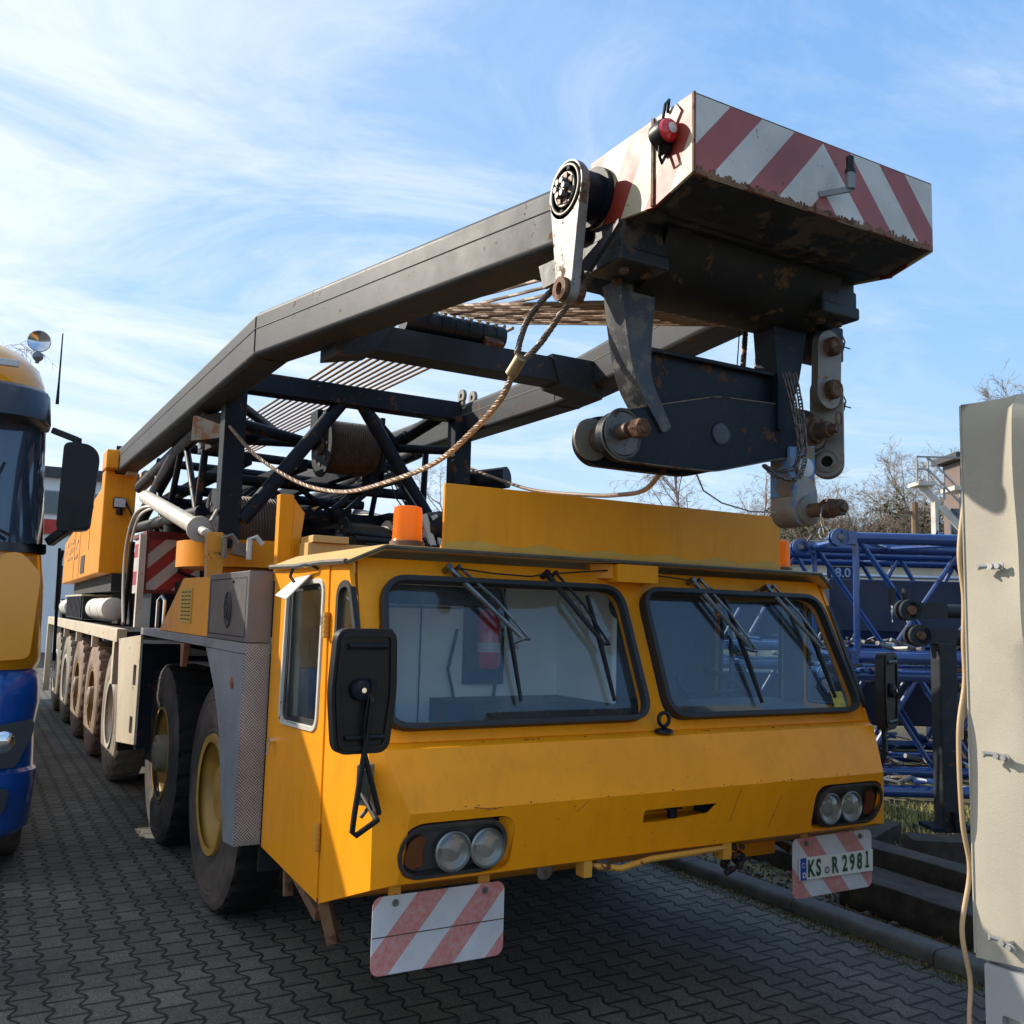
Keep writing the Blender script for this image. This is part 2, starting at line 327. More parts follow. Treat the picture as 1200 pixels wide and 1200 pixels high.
# ground
def earth():
    M = mat('earth', (.060, .052, .040), .95, var=.4, vs=2, bump=.6, bs=18); t = M.node_tree; b = t.nodes['Principled BSDF']
    g = N(t, 'ShaderNodeTexCoord').outputs['Object']
    n = N(t, 'ShaderNodeTexNoise', inp={'Scale': .35, 'Detail': 8, 'Roughness': .7}); t.links.new(g, n.inputs['Vector'])
    t.links.new(MIX(t, RAMP(t, n.outputs[0], [(.40, 0.), (.58, 1.)]), b.inputs['Base Color'].links[0].from_socket, (.17, .15, .055)), b.inputs['Base Color']); return M
def paving():
    M = mat('paving_blocks', (.118, .106, .084), .86, var=.18, vs=.6, dirt=.35, dcol=(.055, .055, .05), ds=.8); t = M.node_tree; b = t.nodes['Principled BSDF']
    g = N(t, 'ShaderNodeTexCoord').outputs['Object']; s = N(t, 'ShaderNodeSeparateXYZ')
    jn = N(t, 'ShaderNodeTexNoise', inp={'Scale': 9, 'Detail': 2}); t.links.new(g, jn.inputs['Vector'])
    vm = N(t, 'ShaderNodeVectorMath', operation='MULTIPLY_ADD'); t.links.new(jn.outputs['Color'], vm.inputs[0]); vm.inputs[1].default_value = (.006, .006, 0); t.links.new(g, vm.inputs[2])
    t.links.new(vm.outputs[0], s.inputs[0])
    Wd, L, A = .1435, .188, .108
    u = MA(t, 'DIVIDE', s.outputs[0], Wd); y = MA(t, 'DIVIDE', s.outputs[1], L)
    bi = MA(t, 'ROUND', u); par = MA(t, 'FLOORED_MODULO', bi, 2.) if False else MA(t, 'SUBTRACT', bi, MA(t, 'MULTIPLY', MA(t, 'FLOOR', MA(t, 'MULTIPLY', bi, .5)), 2))
    sg = MA(t, 'SUBTRACT', 1, MA(t, 'MULTIPLY', par, 2))
    yf = MA(t, 'SUBTRACT', y, MA(t, 'FLOOR', y))
    tri = MA(t, 'SUBTRACT', 1, MA(t, 'MULTIPLY', MA(t, 'ABSOLUTE', MA(t, 'SUBTRACT', MA(t, 'MULTIPLY', yf, 2), 1)), 2))   # -1..1, -1 at joints of even columns
    tz = MA(t, 'MAXIMUM', MA(t, 'MINIMUM', MA(t, 'MULTIPLY', tri, 1.9), 1), -1)
    w = MA(t, 'MULTIPLY', MA(t, 'MULTIPLY', tz, sg), A)
    du = MA(t, 'SUBTRACT', MA(t, 'SUBTRACT', u, bi), w)
    colm = MA(t, 'SUBTRACT', bi, MA(t, 'LESS_THAN', du, 0))
    cp = MA(t, 'SUBTRACT', colm, MA(t, 'MULTIPLY', MA(t, 'FLOOR', MA(t, 'MULTIPLY', colm, .5)), 2))
    v = MA(t, 'ADD', y, MA(t, 'MULTIPLY', cp, .5)); row = MA(t, 'FLOOR', v)
    dv = MA(t, 'ABSOLUTE', MA(t, 'SUBTRACT', v, MA(t, 'ROUND', v)))
    d = MA(t, 'MINIMUM', MA(t, 'MULTIPLY', MA(t, 'ABSOLUTE', du), Wd*.72), MA(t, 'MULTIPLY', dv, L*.62))
    jt = RAMP(t, MA(t, 'MULTIPLY', d, 60), [(.17, 0.), (.50, 1.)])
    cb = N(t, 'ShaderNodeCombineXYZ'); t.links.new(colm, cb.inputs[0]); t.links.new(row, cb.inputs[1])
    wn = N(t, 'ShaderNodeTexWhiteNoise'); t.links.new(cb.outputs[0], wn.inputs['Vector'])
    old = b.inputs['Base Color'].links[0].from_socket
    c = MIX(t, 1., old, RAMP(t, wn.outputs[0], [(0., .80), (.6, 1.), (1., 1.22)]), 'MULTIPLY')
    on = N(t, 'ShaderNodeTexNoise', inp={'Scale': .9, 'Detail': 8, 'Roughness': .65}); t.links.new(g, on.inputs['Vector'])
    c = MIX(t, MA(t, 'MULTIPLY', RAMP(t, on.outputs[0], [(.50, 0.), (.66, 1.)]), .55), c, (.032, .030, .026))
    c = MIX(t, MA(t, 'MULTIPLY', RAMP(t, on.outputs[0], [(.30, 1.), (.42, 0.)]), .35), c, (.12, .105, .08))
    sn = N(t, 'ShaderNodeTexNoise', inp={'Scale': 110, 'Detail': 4, 'Roughness': .8}); t.links.new(g, sn.inputs['Vector'])
    c = MIX(t, 1., c, RAMP(t, sn.outputs[0], [(.38, .45), (.62, 1.7)]), 'MULTIPLY')
    mn = N(t, 'ShaderNodeTexNoise', inp={'Scale': 1.3, 'Detail': 5}); t.links.new(g, mn.inputs['Vector'])
    c = MIX(t, jt, MIX(t, RAMP(t, mn.outputs[0], [(.45, 0.), (.6, 1.)]), (.008, .008, .007), (.016, .020, .007)), c)
    t.links.new(c, b.inputs['Base Color'])
    h = MA(t, 'ADD', jt, MA(t, 'ADD', MA(t, 'MULTIPLY', sn.outputs[0], .12), MA(t, 'MULTIPLY', wn.outputs[0], .25)))
    bn = N(t, 'ShaderNodeBump', inp={'Strength': .8, 'Distance': .008}); t.links.new(h, bn.inputs['Height']); t.links.new(bn.outputs[0], b.inputs['Normal'])
    return M
q = MB(); q.faces([(-900, -900, 0), (900, -900, 0), (900, 900, 0), (-900, 900, 0)], [(0, 1, 2, 3)]); tag(q.build('ground', earth()), kind='structure')
q = MB(); q.faces([(-40, -30, .006), (1.84, -30, .006), (1.84, 60, .006), (-40, 60, .006)], [(0, 1, 2, 3)]); tag(q.build('pavement', paving()), kind='structure')
KERB = mat('kerb_concrete', (.10, .098, .09), .9, var=.3, vs=6, dirt=.6, dcol=(.035, .036, .03), ds=5, bump=.5, bs=40)
q = MB(); y = -12.
while y < 30:
    pr = rpoly([(1.84, 0), (2.02, 0), (2.02, .085), (1.84, .085)], [.001, .001, .035, .04]); q.plate((0, y, 0), (1, 0, 0), (0, 0, 1), pr, th=-.99); y += 1.0
tag(q.build('kerb', KERB), kind='structure')
# verge litter, weeds: countless
def blades(name, n, area, h, mats, kind='stuff', wdt=.006, lean=.6):
    q = MB()
    for i in range(n):
        x, y, z = area(); a = random.uniform(0, 2*PI); hh = h*random.uniform(.4, 1.2); w = wdt*random.uniform(.6, 1.4)
        q.mi = random.randrange(len(mats)); dx, dy = math.cos(a)*w, math.sin(a)*w; l = random.uniform(0, lean)*hh; b = random.uniform(0, 2*PI)
        q.faces([(x-dx, y-dy, z), (x+dx, y+dy, z), (x+math.cos(b)*l, y+math.sin(b)*l, z+hh)], [(0, 1, 2)])
    return tag(q.build(name, mats, recalc=False), kind=kind)
GR = [mat('moss_green', (.07, .085, .02), .9), mat('dry_grass', (.42, .36, .13), .9), mat('olive_grass', (.26, .24, .06), .9)]
LF = [mat('dead_leaf', (.09, .05, .025), .9), mat('twig_brown', (.06, .045, .03), .9), mat('pale_leaf', (.16, .11, .06), .9)]
blades('kerb_moss', 9000, lambda: (1.84-abs(random.gauss(0, .07)), random.uniform(-1.5, 9), .005), .018, GR[:1]+GR[2:]+LF[:1], wdt=.004)
blades('grass', 26000, lambda: (lambda a: (a.x, a.y, 0))(yd(random.uniform(2.5, 11), random.uniform(6.5, 9.7))), .07, GR[1:]+GR[:1], wdt=.008)
blades('fallen_leaves', 5000, lambda: (random.uniform(2.05, 4.6), random.uniform(-1, 4), .004), .03, LF, wdt=.014, lean=1.6)
q = MB()
for i in range(3500):
    x, y = random.uniform(2.04, 5), random.uniform(-1.5, 7); r = random.uniform(.006, .022)
    q.obox((x, y, r*.4), (r, r*.3, 0), (-r*.3, r*.8, 0), (0, r*.2, r*.7))
tag(q.build('gravel', mat('gravel_stone', (.11, .10, .09), .9, var=.4, vs=20)), kind='stuff')

# ---- timbers
WOOD = mat('weathered_timber', (.030, .025, .020), .9, var=.5, vs=8, dirt=.5, dcol=(.085, .070, .055), streak=0, bump=.5, bs=30)
def timber(a, b, w, h, label, grp='sleepers and beams lying on the verge'):
    q = MB(); a, b = Vector(a), Vector(b); n = 8; d = (b-a)/n
    _, sx, uz = axes(b-a); rings = []
    for i in range(n+1):
        p = a+d*i; j = [random.uniform(-.006, .006) for _ in range(8)]
        rings.append([p-sx*(w/2+j[0])+uz*j[1], p+sx*(w/2+j[2])+uz*j[3], p+sx*(w/2+j[4])+uz*(h+j[5]), p-sx*(w/2+j[6])+uz*(h+j[7])])
    V = [v for r_ in rings for v in r_]; F = [(3, 2, 1, 0), tuple(4*n+k for k in range(4))]
    for i in range(n):
        for k in range(4): F.append((4*i+k, 4*i+(k+1) % 4, 4*i+4+(k+1) % 4, 4*i+4+k))
    q.faces(V, F); o = q.build('timber_beam', WOOD, bevel=.008, at=a); tag(o, label, 'timber', grp); return o
timber((3.06, 2.6, .0), (2.95, -2.0, .0), .22, .24, 'long dark weathered beam on the verge, running behind the number plate')
timber((2.74, 2.2, .0), (2.64, -2.0, .0), .30, .13, 'low splintered board lying between the two long beams')
timber((2.36, 1.0, .0), (2.30, -2.0, .0), .16, .20, 'dark beam lying nearest to the kerb')
timber(yd(3.08, 7.35), yd(5.0, 7.2), .26, .215, 'thick sleeper under the foot of the black post')
timber(yd(2.78, 7.5), yd(3.25, 8.1), .18, .17, 'short grey sleeper end left of the black post')

# ---- far buildings
CONC = mat('pale_render', (.80, .79, .76), .8, var=.08, vs=.5, dirt=.2, dcol=(.4, .38, .33)); RSH = mat('red_band', (.50, .035, .02), .5); ROOFD = mat('dark_roof_edge', (.05, .05, .055), .6)
GLD = mat('dark_window', (.05, .07, .09), .08, var=.3, vs=.6, spec=.8); FR = mat('window_frame_grey', (.3, .3, .31), .5)
t = thing('warehouse', (-4, 36, 0), 'low white warehouse with a red band, seen far off between truck mirror and crane', 'building')
MB().box(-12, 2.6, 36, 46, 0, 6.6).build('wall', CONC, t); MB().box(-12.2, 2.8, 35.8, 46.2, 6.6, 7.0).build('roof', ROOFD, t)
MB().box(-12.05, 2.65, 35.9, 36.1, 4.45, 5.0).build('band', RSH, t)
for i in range(6): 
    f = MB().box(-11.8+2.4*i, -9.6+2.4*i, 35.93, 36.02, 5.2, 6.1).build('window', FR, t); MB().box(-11.7+2.4*i, -9.7+2.4*i, 35.9, 35.95, 5.26, 6.04).build('pane', GLD, f)
SHED = mat('cream_cladding', (.55, .50, .40), .7, var=.12, vs=.7, dirt=.3, dcol=(.3, .26, .2))
t = thing('shed', yd(10, 25), 'long low cream shed half hidden behind the blue boom sections', 'building')
q = MB(); c = yd(11, 27, 1.7); q.obox(c, YE*7.5, YN*2, (0, 0, 1.7)); q.build('wall', SHED, t)
q = MB(); q.obox(yd(11, 27, 3.48), YE*7.7, YN*2.2, (0, 0, .07)); q.build('roof', ROOFD, t)
for i in range(9):
    q = MB(); q.obox(yd(4.6+1.6*i, 24.97, 1.6), YE*.45, YN*.05, (0, 0, 1.2)); q.build('door', [BLUE, FR, RUST][i % 3], t)
t = thing('staircase_building', yd(15, 30), 'raised building with roof terrace, glazed front and steel outside staircase', 'building')
q = MB(); q.obox(yd(17.7, 30.6, 5.3), YE*3.2, YN*.6, (0, 0, 1.9)); q.build('wall', mat('brown_clad', (.17, .12, .10), .6, var=.2, vs=1), t)
q = MB(); q.obox(yd(17.7, 30.5, 7.32), YE*3.5, YN*.9, (0, 0, .10)); q.build('roof', ROOFD, t)
q = MB(); q.obox(yd(17.8, 30.6, 1.7), YE*3.0, YN*.6, (0, 0, 1.7)); q.build('base', mat('dark_base', (.14, .14, .14), .7), t)
for i in range(5):
    q = MB(); q.obox(yd(14.5+.9*i, 29.97, 5.0), YE*.36, YN*.04, (0, 0, .62)); q.build('window', GLD, t)
q = MB(); q.obox(yd(16.5, 29.6, 6.18), YE*2.6, YN*.5, (0, 0, .07)); q.obox(yd(16.5, 29.6, 3.9), YE*2.8, YN*.7, (0, 0, .09)); q.build('balcony_slab', WHT, t)
q = MB()
q.beam(yd(13.42, 29.5, 0), yd(13.42, 29.5, 5.75), .16, .16); q.beam(yd(13.0, 29.5, 6.28), yd(14.6, 29.5, 4.55), .10, .22); q.beam(yd(12.75, 29.5, 6.3), yd(13.3, 29.5, 6.3), .8, .12)
q.beam(yd(13.65, 29.5, 3.75), yd(17, 29.5, 3.9), .12, .16); q.beam(yd(13.75, 29.5, 3.6), yd(14.6, 29.5, 1.9), .1, .1); q.beam(yd(15.3, 29.5, 3.6), yd(14.4, 29.5, 1.9), .1, .1)
q.build('staircase', WHT, t)
q = MB()
for a, b in (((12.75, 7.15), (13.1, 7.15)), ((12.75, 6.75), (13.1, 6.75)), ((13.1, 7.15), (14.7, 5.5)), ((13.1, 6.75), (14.6, 5.2)), ((12.75, 6.3), (12.75, 7.15)), ((13.1, 6.3), (13.1, 7.15)), ((13.6, 5.8), (13.6, 6.7)), ((14.1, 5.2), (14.1, 6.1)), ((13.1, 7.15), (16.5, 7.15))):
    q.beam(yd(a[0], 29.2, a[1]), yd(b[0], 29.2, b[1]), .05, .05)
q.build('railing', FR, t)
q = MB(); q.tube([yd(15.6, 36, 0), yd(15.6, 36, 6.6)], .13, 8); q.beam(yd(14.9, 36, 6.2), yd(16.3, 36, 6.2), .1, .1); tag(q.build('utility_pole', mat('pole_wood', (.22, .15, .09), .9), at=yd(15.6, 36)), 'wooden pole standing in front of the tree line', 'pole')

# ---- trees
BARK = [mat('grey_brown_bark', (.20, .16, .13), .9, var=.3), mat('pale_birch_bark', (.27, .20, .17), .9, var=.3), mat('ochre_twigs', (.17, .125, .065), .9, var=.3)]
TW = [mat('tan_twigs', (.36, .28, .20), .9), mat('reddish_twigs', (.40, .30, .26), .9), mat('olive_twigs', (.30, .25, .12), .9)]
def bare_tree(H, seed, spread=.5, dens=1., droop=0.):
    rnd = random.Random(seed); T = MB(); C = MB(); segs = []
    def br(p, d, L, r, lv):
        n = 4 if lv < 2 else 3; pts = [p]; rs = [r]
        for i in range(n):
            d = (d+Vector((rnd.gauss(0, .13), rnd.gauss(0, .13), rnd.gauss(0, .08)+(.06 if lv < 2 else -droop*.12)))).normalized(); p = p+d*L/n; pts.append(p); rs.append(r*(1-.75*(i+1)/n))
        (T if lv < 2 else C).tube(pts, rs, 5 if lv < 2 else 3, cap=False)
        if lv >= 4: return
        k = int({0: 15, 1: 7, 2: 5, 3: 4}[lv]*dens)
        for j in range(k):
            f = rnd.uniform(.25 if lv == 0 else .2, 1.); i = min(n-1, int(f*n)); a = pts[i].lerp(pts[i+1], f*n-i)
            az = rnd.uniform(0, 2*PI); _, u, v = axes(d if lv else Vector((0, 0, 1)))
            dd = (d*rnd.uniform(.5, 1.1)+(u*math.cos(az)+v*math.sin(az))*rnd.uniform(.5, 1.1)*spread*1.7).normalized()
            br(a, dd, L*rnd.uniform(.32, .55)*(1.15-f*.5 if lv == 0 else 1), max(rs[i]*.5, .012), lv+1)
    br(Vector((0, 0, 0)), Vector((0, 0, 1)), H*.95, H*.018, 0); return T, C
TP = []
for s_, (H, sp, de, dr) in enumerate(((12, .55, 1.0, .2), (13, .42, 1.1, 1.2), (11, .65, 1.05, 0), (9, .7, 1.1, .3))):
    T, C = bare_tree(H, s_+3, sp, de, dr); a = T.build('trunk', BARK[0], recalc=False); b = C.build('crown', TW[0], recalc=False); TP.append((a.data, b.data)); 
    for o in (a, b): bpy.data.objects.remove(o)
def place_tree(i, loc, sc, rz, mi, label, grp):
    t = thing('bare_tree', loc, label, 'tree', grp); t.scale = (sc, sc, sc); t.rotation_euler = (0, 0, rz)
    for nm, me, mm in (('trunk', TP[i][0], BARK[mi]), ('crown', TP[i][1], TW[mi])):
        me2 = me.copy(); me2.materials.clear(); me2.materials.append(mm); o = bpy.data.objects.new(nm, me2); S.collection.objects.link(o); o.parent = t
G1 = 'leafless trees along the edge of the yard'
LAB = {7.4: 'small pale birch rising over the yellow cab panel', -2.6: 'thin bare tree top behind the black beam end', 11.2: 'tall feathery birch seen under the black crosshead plate', 17.2: 'pale drooping birch left of the hanging chain',
 22: 'bare tree behind the blue link', 26.5: 'rounded bare tree right of the hanging steel link', 30.5: 'bare tree in the middle of the far tree line', 34: 'bushy ochre bare tree left of the outside staircase', 37.5: 'bare tree just left of the stair landing', 41: 'bare tree behind the stair building', 20: 'low pinkish birch behind the slack rope'}
for k, (l, i, sc, mi) in enumerate(((7.4, 1, .62, 1), (-2.6, 0, 1.0, 1), (11.2, 1, 1.02, 1), (17.2, 1, .98, 1), (20, 1, .8, 1), (22, 0, .95, 0), (26.5, 0, 1.06, 0), (30.5, 2, 1.15, 0), (34, 0, 1.15, 2), (37.5, 2, 1.28, 2), (41, 0, 1.3, 0))):
    place_tree(i, yd(l, 66+3*math.sin(k*2.3)), sc*.93, k*1.7, mi, LAB[l], G1)
for k in range(20):
    l = 16.5+k*1.12
    place_tree((0, 3, 2)[k % 3], yd(l, 60+(k*7) % 13), .72+.28*min(1, k/9)+.06*math.sin(k*2.1), k*2.3, (0, 2, 1, 0)[k % 4], 'bare grey tree standing among the dense tree line behind the blue sections', 'bare trees packed together in the tree line')
place_tree(0, yd(23.1, 38), .86, 2.2, 0, 'bare tree whose top shows above the canvas trailer', G1)
place_tree(1, (-7.5, 60, 0), 1.35, .4, 1, 'bare tree behind the white warehouse', G1)
DG = [mat('pine_needles', (.035, .055, .022), .8, var=.4, vs=1), mat('pine_needles_light', (.075, .095, .035), .8, var=.3, vs=1)]
def pine(l, d, h, w, label):
    b0 = yd(l, d); t = thing('pine_tree', b0, label, 'tree', 'evergreens in the tree line'); q = MB(); q.tube([b0, b0+Vector((0, 0, h*.5)), b0+Vector((.2, 0, h*.95))], [.22, .15, .04], 6); q.build('trunk', BARK[0], t)
    q = MB()
    for i in range(46):
        z = random.uniform(.35, 1)*h; a = random.uniform(0, 2*PI); r = w*random.uniform(.15, 1)*(1.05-(abs(z/h-.66)*1.7)**2*1.0); c = b0+Vector((math.cos(a)*r, math.sin(a)*r, z)); rad = random.uniform(.35, .8)
        for j in range(60):
            p = c+Vector((random.gauss(0, rad), random.gauss(0, rad), random.gauss(0, rad*.5))); s_ = random.uniform(.08, .2); q.mi = random.random() > .55
            q.faces([p+Vector((random.uniform(-s_, s_), random.uniform(-s_, s_), random.uniform(-s_, s_))) for _ in range(3)], [(0, 1, 2)])
    q.build('crown', DG, t, recalc=False)
pine(17.9, 60, 9.0, 2.6, 'dark pine behind the hanging chain'); pine(26.2, 62, 10.2, 3.2, 'spreading pine right of the hanging link'); pine(31.5, 70, 9.6, 3, 'pine half hidden among the bare trees'); pine(20.5, 58, 7.2, 2.4, 'low round evergreen beside the dark pine')
q = MB(); BU = [mat('undergrowth_ochre', (.20, .155, .07), .9, var=.3, vs=.4), mat('undergrowth_brown', (.12, .09, .055), .9, var=.3, vs=.4), mat('undergrowth_olive', (.085, .09, .03), .9, var=.3, vs=.4)]
for i in range(150000):
    l = random.uniform(6, 60); hmax = 4.2+min(4.6, max(0, (l-11)*.6))+.8*math.sin(l*.9)+.8*math.sin(l*2.3+1); z = hmax*(1-random.random()**1.6)*.98; d = random.uniform(68, 74)
    p = yd(l, d, z); a = Vector((random.gauss(0, .25), random.gauss(0, .25), random.gauss(.25, .25))); w = random.uniform(.02, .07)
    q.mi = int(min(2, max(0, random.gauss(1.1+math.sin(l*.7), .8)))); q.faces([p-YE*w, p+YE*w, p+a*1.6], [(0, 1, 2)])
tag(q.build('woodland_undergrowth', BU, recalc=False), kind='stuff')
q = MB()
for i in range(40): 
    l0 = -60+i*5
    q.faces([yd(l0, 95, 0), yd(l0+5.2, 95, 0), yd(l0+5.2, 103, 6.5+1.2*math.sin((i+1)*1.3)), yd(l0, 103, 6.5+1.2*math.sin(i*1.3))], [(0, 1, 2, 3)])
tag(q.build('hillside', mat('far_woodland_slope', (.10, .085, .05), .95, var=.5, vs=.25, bump=1, bs=2)), kind='structure')

# ---- blue lattice sections
def lattice(o, L, h, dp, label, txt=None, n=6, r=.062, panels=True, fork=True, zig=0, grp='blue lattice boom sections stacked in the yard'):
    """o: front lower left corner; runs along YE, depth along YN"""
    o = Vector(o); t = thing('lattice_section', o, label, 'crane boom', grp); Z = Vector((0, 0, 1))
    crn = [(0, 0), (0, h), (dp, 0), (dp, h)]
    q = MB()
    for a, z in crn: q.tube([o+YN*a+Z*z, o+YN*a+Z*z+YE*L], r, 12)
    q.build('chord', BLUE, t)
    q = MB(); st = L/n
    for a in (0, dp):
        b = o+YN*a
        q.tube([b+YE*.12, b+YE*.12+Z*h], r*.55, 8)
        for i in range(n):
            x0 = i*st+.14; xm = x0+st*.5; x1 = x0+st; lo, hi = (h, 0) if not zig else (0, h)
            q.tube([b+YE*x0+Z*lo, b+YE*xm+Z*hi], r*.5, 8); q.tube([b+YE*xm+Z*hi, b+YE*min(x1, L)+Z*lo], r*.5, 8)
    for z in (0, h):
        b = o+Z*z; q.tube([b+YE*.1, b+YE*.1+YN*dp], r*.55, 8)
        for i in range(n):
            x0 = i*st+.14; q.tube([b+YE*x0, b+YE*(x0+st*.5)+YN*dp], r*.45, 6); q.tube([b+YE*(x0+st*.5)+YN*dp, b+YE*min(x0+st, L)], r*.45, 6)
    q.build('lacing', BLUE, t)
    if fork:
        for a, z in crn:
            e = o+YN*a+Z*z; q = MB()
            for s_ in (-.045, .045):
                q.cyl(e-YE*.06+YN*(s_-.018), e-YE*.06+YN*(s_+.018), .095, 20); q.obox(e+YE*.02+YN*s_, YE*.09, YN*.018, Z*.07)
            f = q.build('fork_end', BLUE, t); q = MB(); q.cyl(e-YE*.06-YN*.075, e-YE*.06+YN*.075, .035, 14); q.build('pin', STEEL, f)
    if txt:
        q = MB(); c = o+YE*txt[1]+Z*(h-.24)-YN*.0+YN*txt[2]; q.obox(c, YE*.17, YN*.008, Z*.08); f = q.build('length_plate', BLUED, t)
        q = MB(); text(q, txt[0], .17, c-YE*.155-Z*.055-YN*.012, YE, Z, .004, bold=.004); q.build('lettering', mat('pale_blue_letters', (.25, .36, .60), .5), f)
    return t
d0 = 9.8
lattice(yd(3.50, d0, 1.47), 12, 1.24, 1.35, 'blue lattice section on top of the front stack, with pin forks and mixed tan dust', None, 7)
lattice(yd(3.42, d0+.15, .10), 12, 1.18, 1.3, 'blue lattice section lying on the grass under the top one', None, 8, zig=1)
lattice(yd(.2, d0+2.6, 1.50), 11, 1.22, 1.35, 'blue lattice section marked 18.0 on the rear stack, behind the cab window', ('18.0', 4.14, -.07), 8, zig=1)
lattice(yd(-.3, d0+2.7, .10), 11, 1.15, 1.3, 'blue lattice section at the bottom of the rear stack', None, 8)
# flat navy boxes and pipes between
for k, (l, d, z, L, hh, lb) in enumerate(((1.0, 14.5, 1.45, 13, .62, 'navy box boom lying on the upper rear layer'), (1.0, 14.4, .30, 13, .75, 'navy box boom low down behind the rear lattice stack'), (3.9, 11.45, 1.72, 9, .64, 'large navy box boom between the two lattice stacks'))):
    q = MB(); q.obox(yd(l+L/2, d+.35, z+hh/2), YE*L/2, YN*.33, (0, 0, hh/2)); o = q.build('box_boom', BLUED, bevel=.02, at=yd(l, d, z)); tag(o, lb, 'crane boom', 'navy box booms in the yard')
    for s_ in (.2, .8): 
        q = MB(); q.obox(yd(l+L*s_, d+.35, z/2), YE*.06, YN*.3, (0, 0, z/2-.002)); tag(q.build('support_block', WOOD, at=yd(l+L*s_, d+.35)), 'timber packing block '+('near the left end of' if s_ < .5 else 'near the right end of')+' the '+lb[:lb.index(' boom')+5]+', '+('upper' if k == 0 else 'lowest' if k == 1 else 'nearest')+' one', 'timber', 'timber packing')
for k, z in enumerate((2.36, 2.26, 2.15)):
    q = MB(); q.tube([yd(1.5, 15.5+.1*k, z+.25), yd(14, 15.5+.1*k, z+.25)], .03, 8); tag(q.build('steel_tube', mat('galvanised_tube', (.45, .47, .5), .35, .7), at=yd(1.5, 15.5, z)), ('upper', 'middle', 'lower')[k]+' grey tube of three lying across the rear stack', 'tube', 'grey tubes on the rear stack')
q = MB(); 
for k in range(3): q.obox(yd(3+4*k, 15.6, 1.18), YE*.04, YN*.2, (0, 0, 1.175))
tag(q.build('tube_rack', BLUED, at=yd(3, 14.6)), 'navy rack posts carrying the grey tubes', 'rack')
# clutter: chains, cables and pins lying on the lower layers
q = MB()
for i in range(620):
    zc_ = random.choice((.18, .20, 1.33, 1.57, 2.80)); dd_ = random.choice((9.95, 11.25, 12.4, 12.5, 13.75, 13.8)); p = yd(random.uniform(3.6 if dd_ < 12 else -.2, 9), dd_+random.uniform(-.06, .06), zc_ if dd_ > 11.9 or zc_ > 1 else .19); r = random.uniform(.02, .07); a = random.uniform(0, PI)
    q.mi = random.choice((0, 0, 1, 1, 2, 3)); q.tube([p, p+Vector((math.cos(a)*r*4, math.sin(a)*r*4, random.uniform(-.02, .05))), p+Vector((math.cos(a+1)*r*5, math.sin(a+1)*r*5, random.uniform(-.02, .09)))], random.uniform(.008, .03), 6)
tag(q.build('loose_fittings', [STEEL, BLUE, BLUED, RUST], recalc=False), 'scattered pins, clamps and cable ends lying on the blue boom sections', 'fittings', kind='stuff')
for k, l in enumerate((3.95, 4.10)):
    c = yd(l, d0-.09, 2.03); q = MB(); q.cyl(c, c+Vector((0, 0, .16)), .042, 16); q.cyl(c+Vector((0, 0, -.02)), c+Vector((0, 0, 0)), .055, 16); o = q.build('locking_pin', DK, at=c); tag(o, ('left', 'right')[k]+' one of two dark cylindrical pins clamped to the blue upright', 'pin', 'pins on the blue upright')
    q = MB(); q.tube([c, c+Vector((0, 0, -.19))], .010, 6); q.tube([c+Vector((0, -.01, -.02))+YE*.04*math.cos(a/8*2*PI)+Vector((0, 0, .04*math.sin(a/8*2*PI))) for a in range(8)], .006, 5, closed=True); q.build('clip', CHR, o)
# ---- black post with fork bars
t = thing('fork_post', yd(3.56, 7.6), 'black painted steel post with two fork-ended bars, standing on a sleeper', 'steel frame')
Z = Vector((0, 0, 1)); b = yd(3.50, 7.6, 0)
MB().beam(b+Z*.22, b+Z*1.68, .15, .17, YN).build('post', DK, t, bevel=.02)
q = MB(); q.obox(b+Z*.235, YE*.17, YN*.14, Z*.015); q.obox(b+Z*.3, YE*.012, YN*.16, Z*.07); q.build('foot_plate', DKB, t)
MB().beam(b+YE*.1+Z*1.2, b+YE*.65+Z*1.72, .07, .07).build('brace', DK, t)
for z, l in ((1.93, 3.22), (1.73, 3.29)):
    c = yd(l, 7.6, z); q = MB(); q.tube([c+YE*.28, c+YE*2.4], .055, 12)
    for s_ in (-.05, .06): q.cyl(c+YN*(s_-.022), c+YN*(s_+.022), .085, 22); q.obox(c+YE*.14+YN*s_, YE*.15, YN*.022, Z*.062)
    f = q.build('fork_bar', DK, t); q = MB(); q.cyl(c-YN*.09, c+YN*.1, .036, 16); q.build('pin', RUST, f)

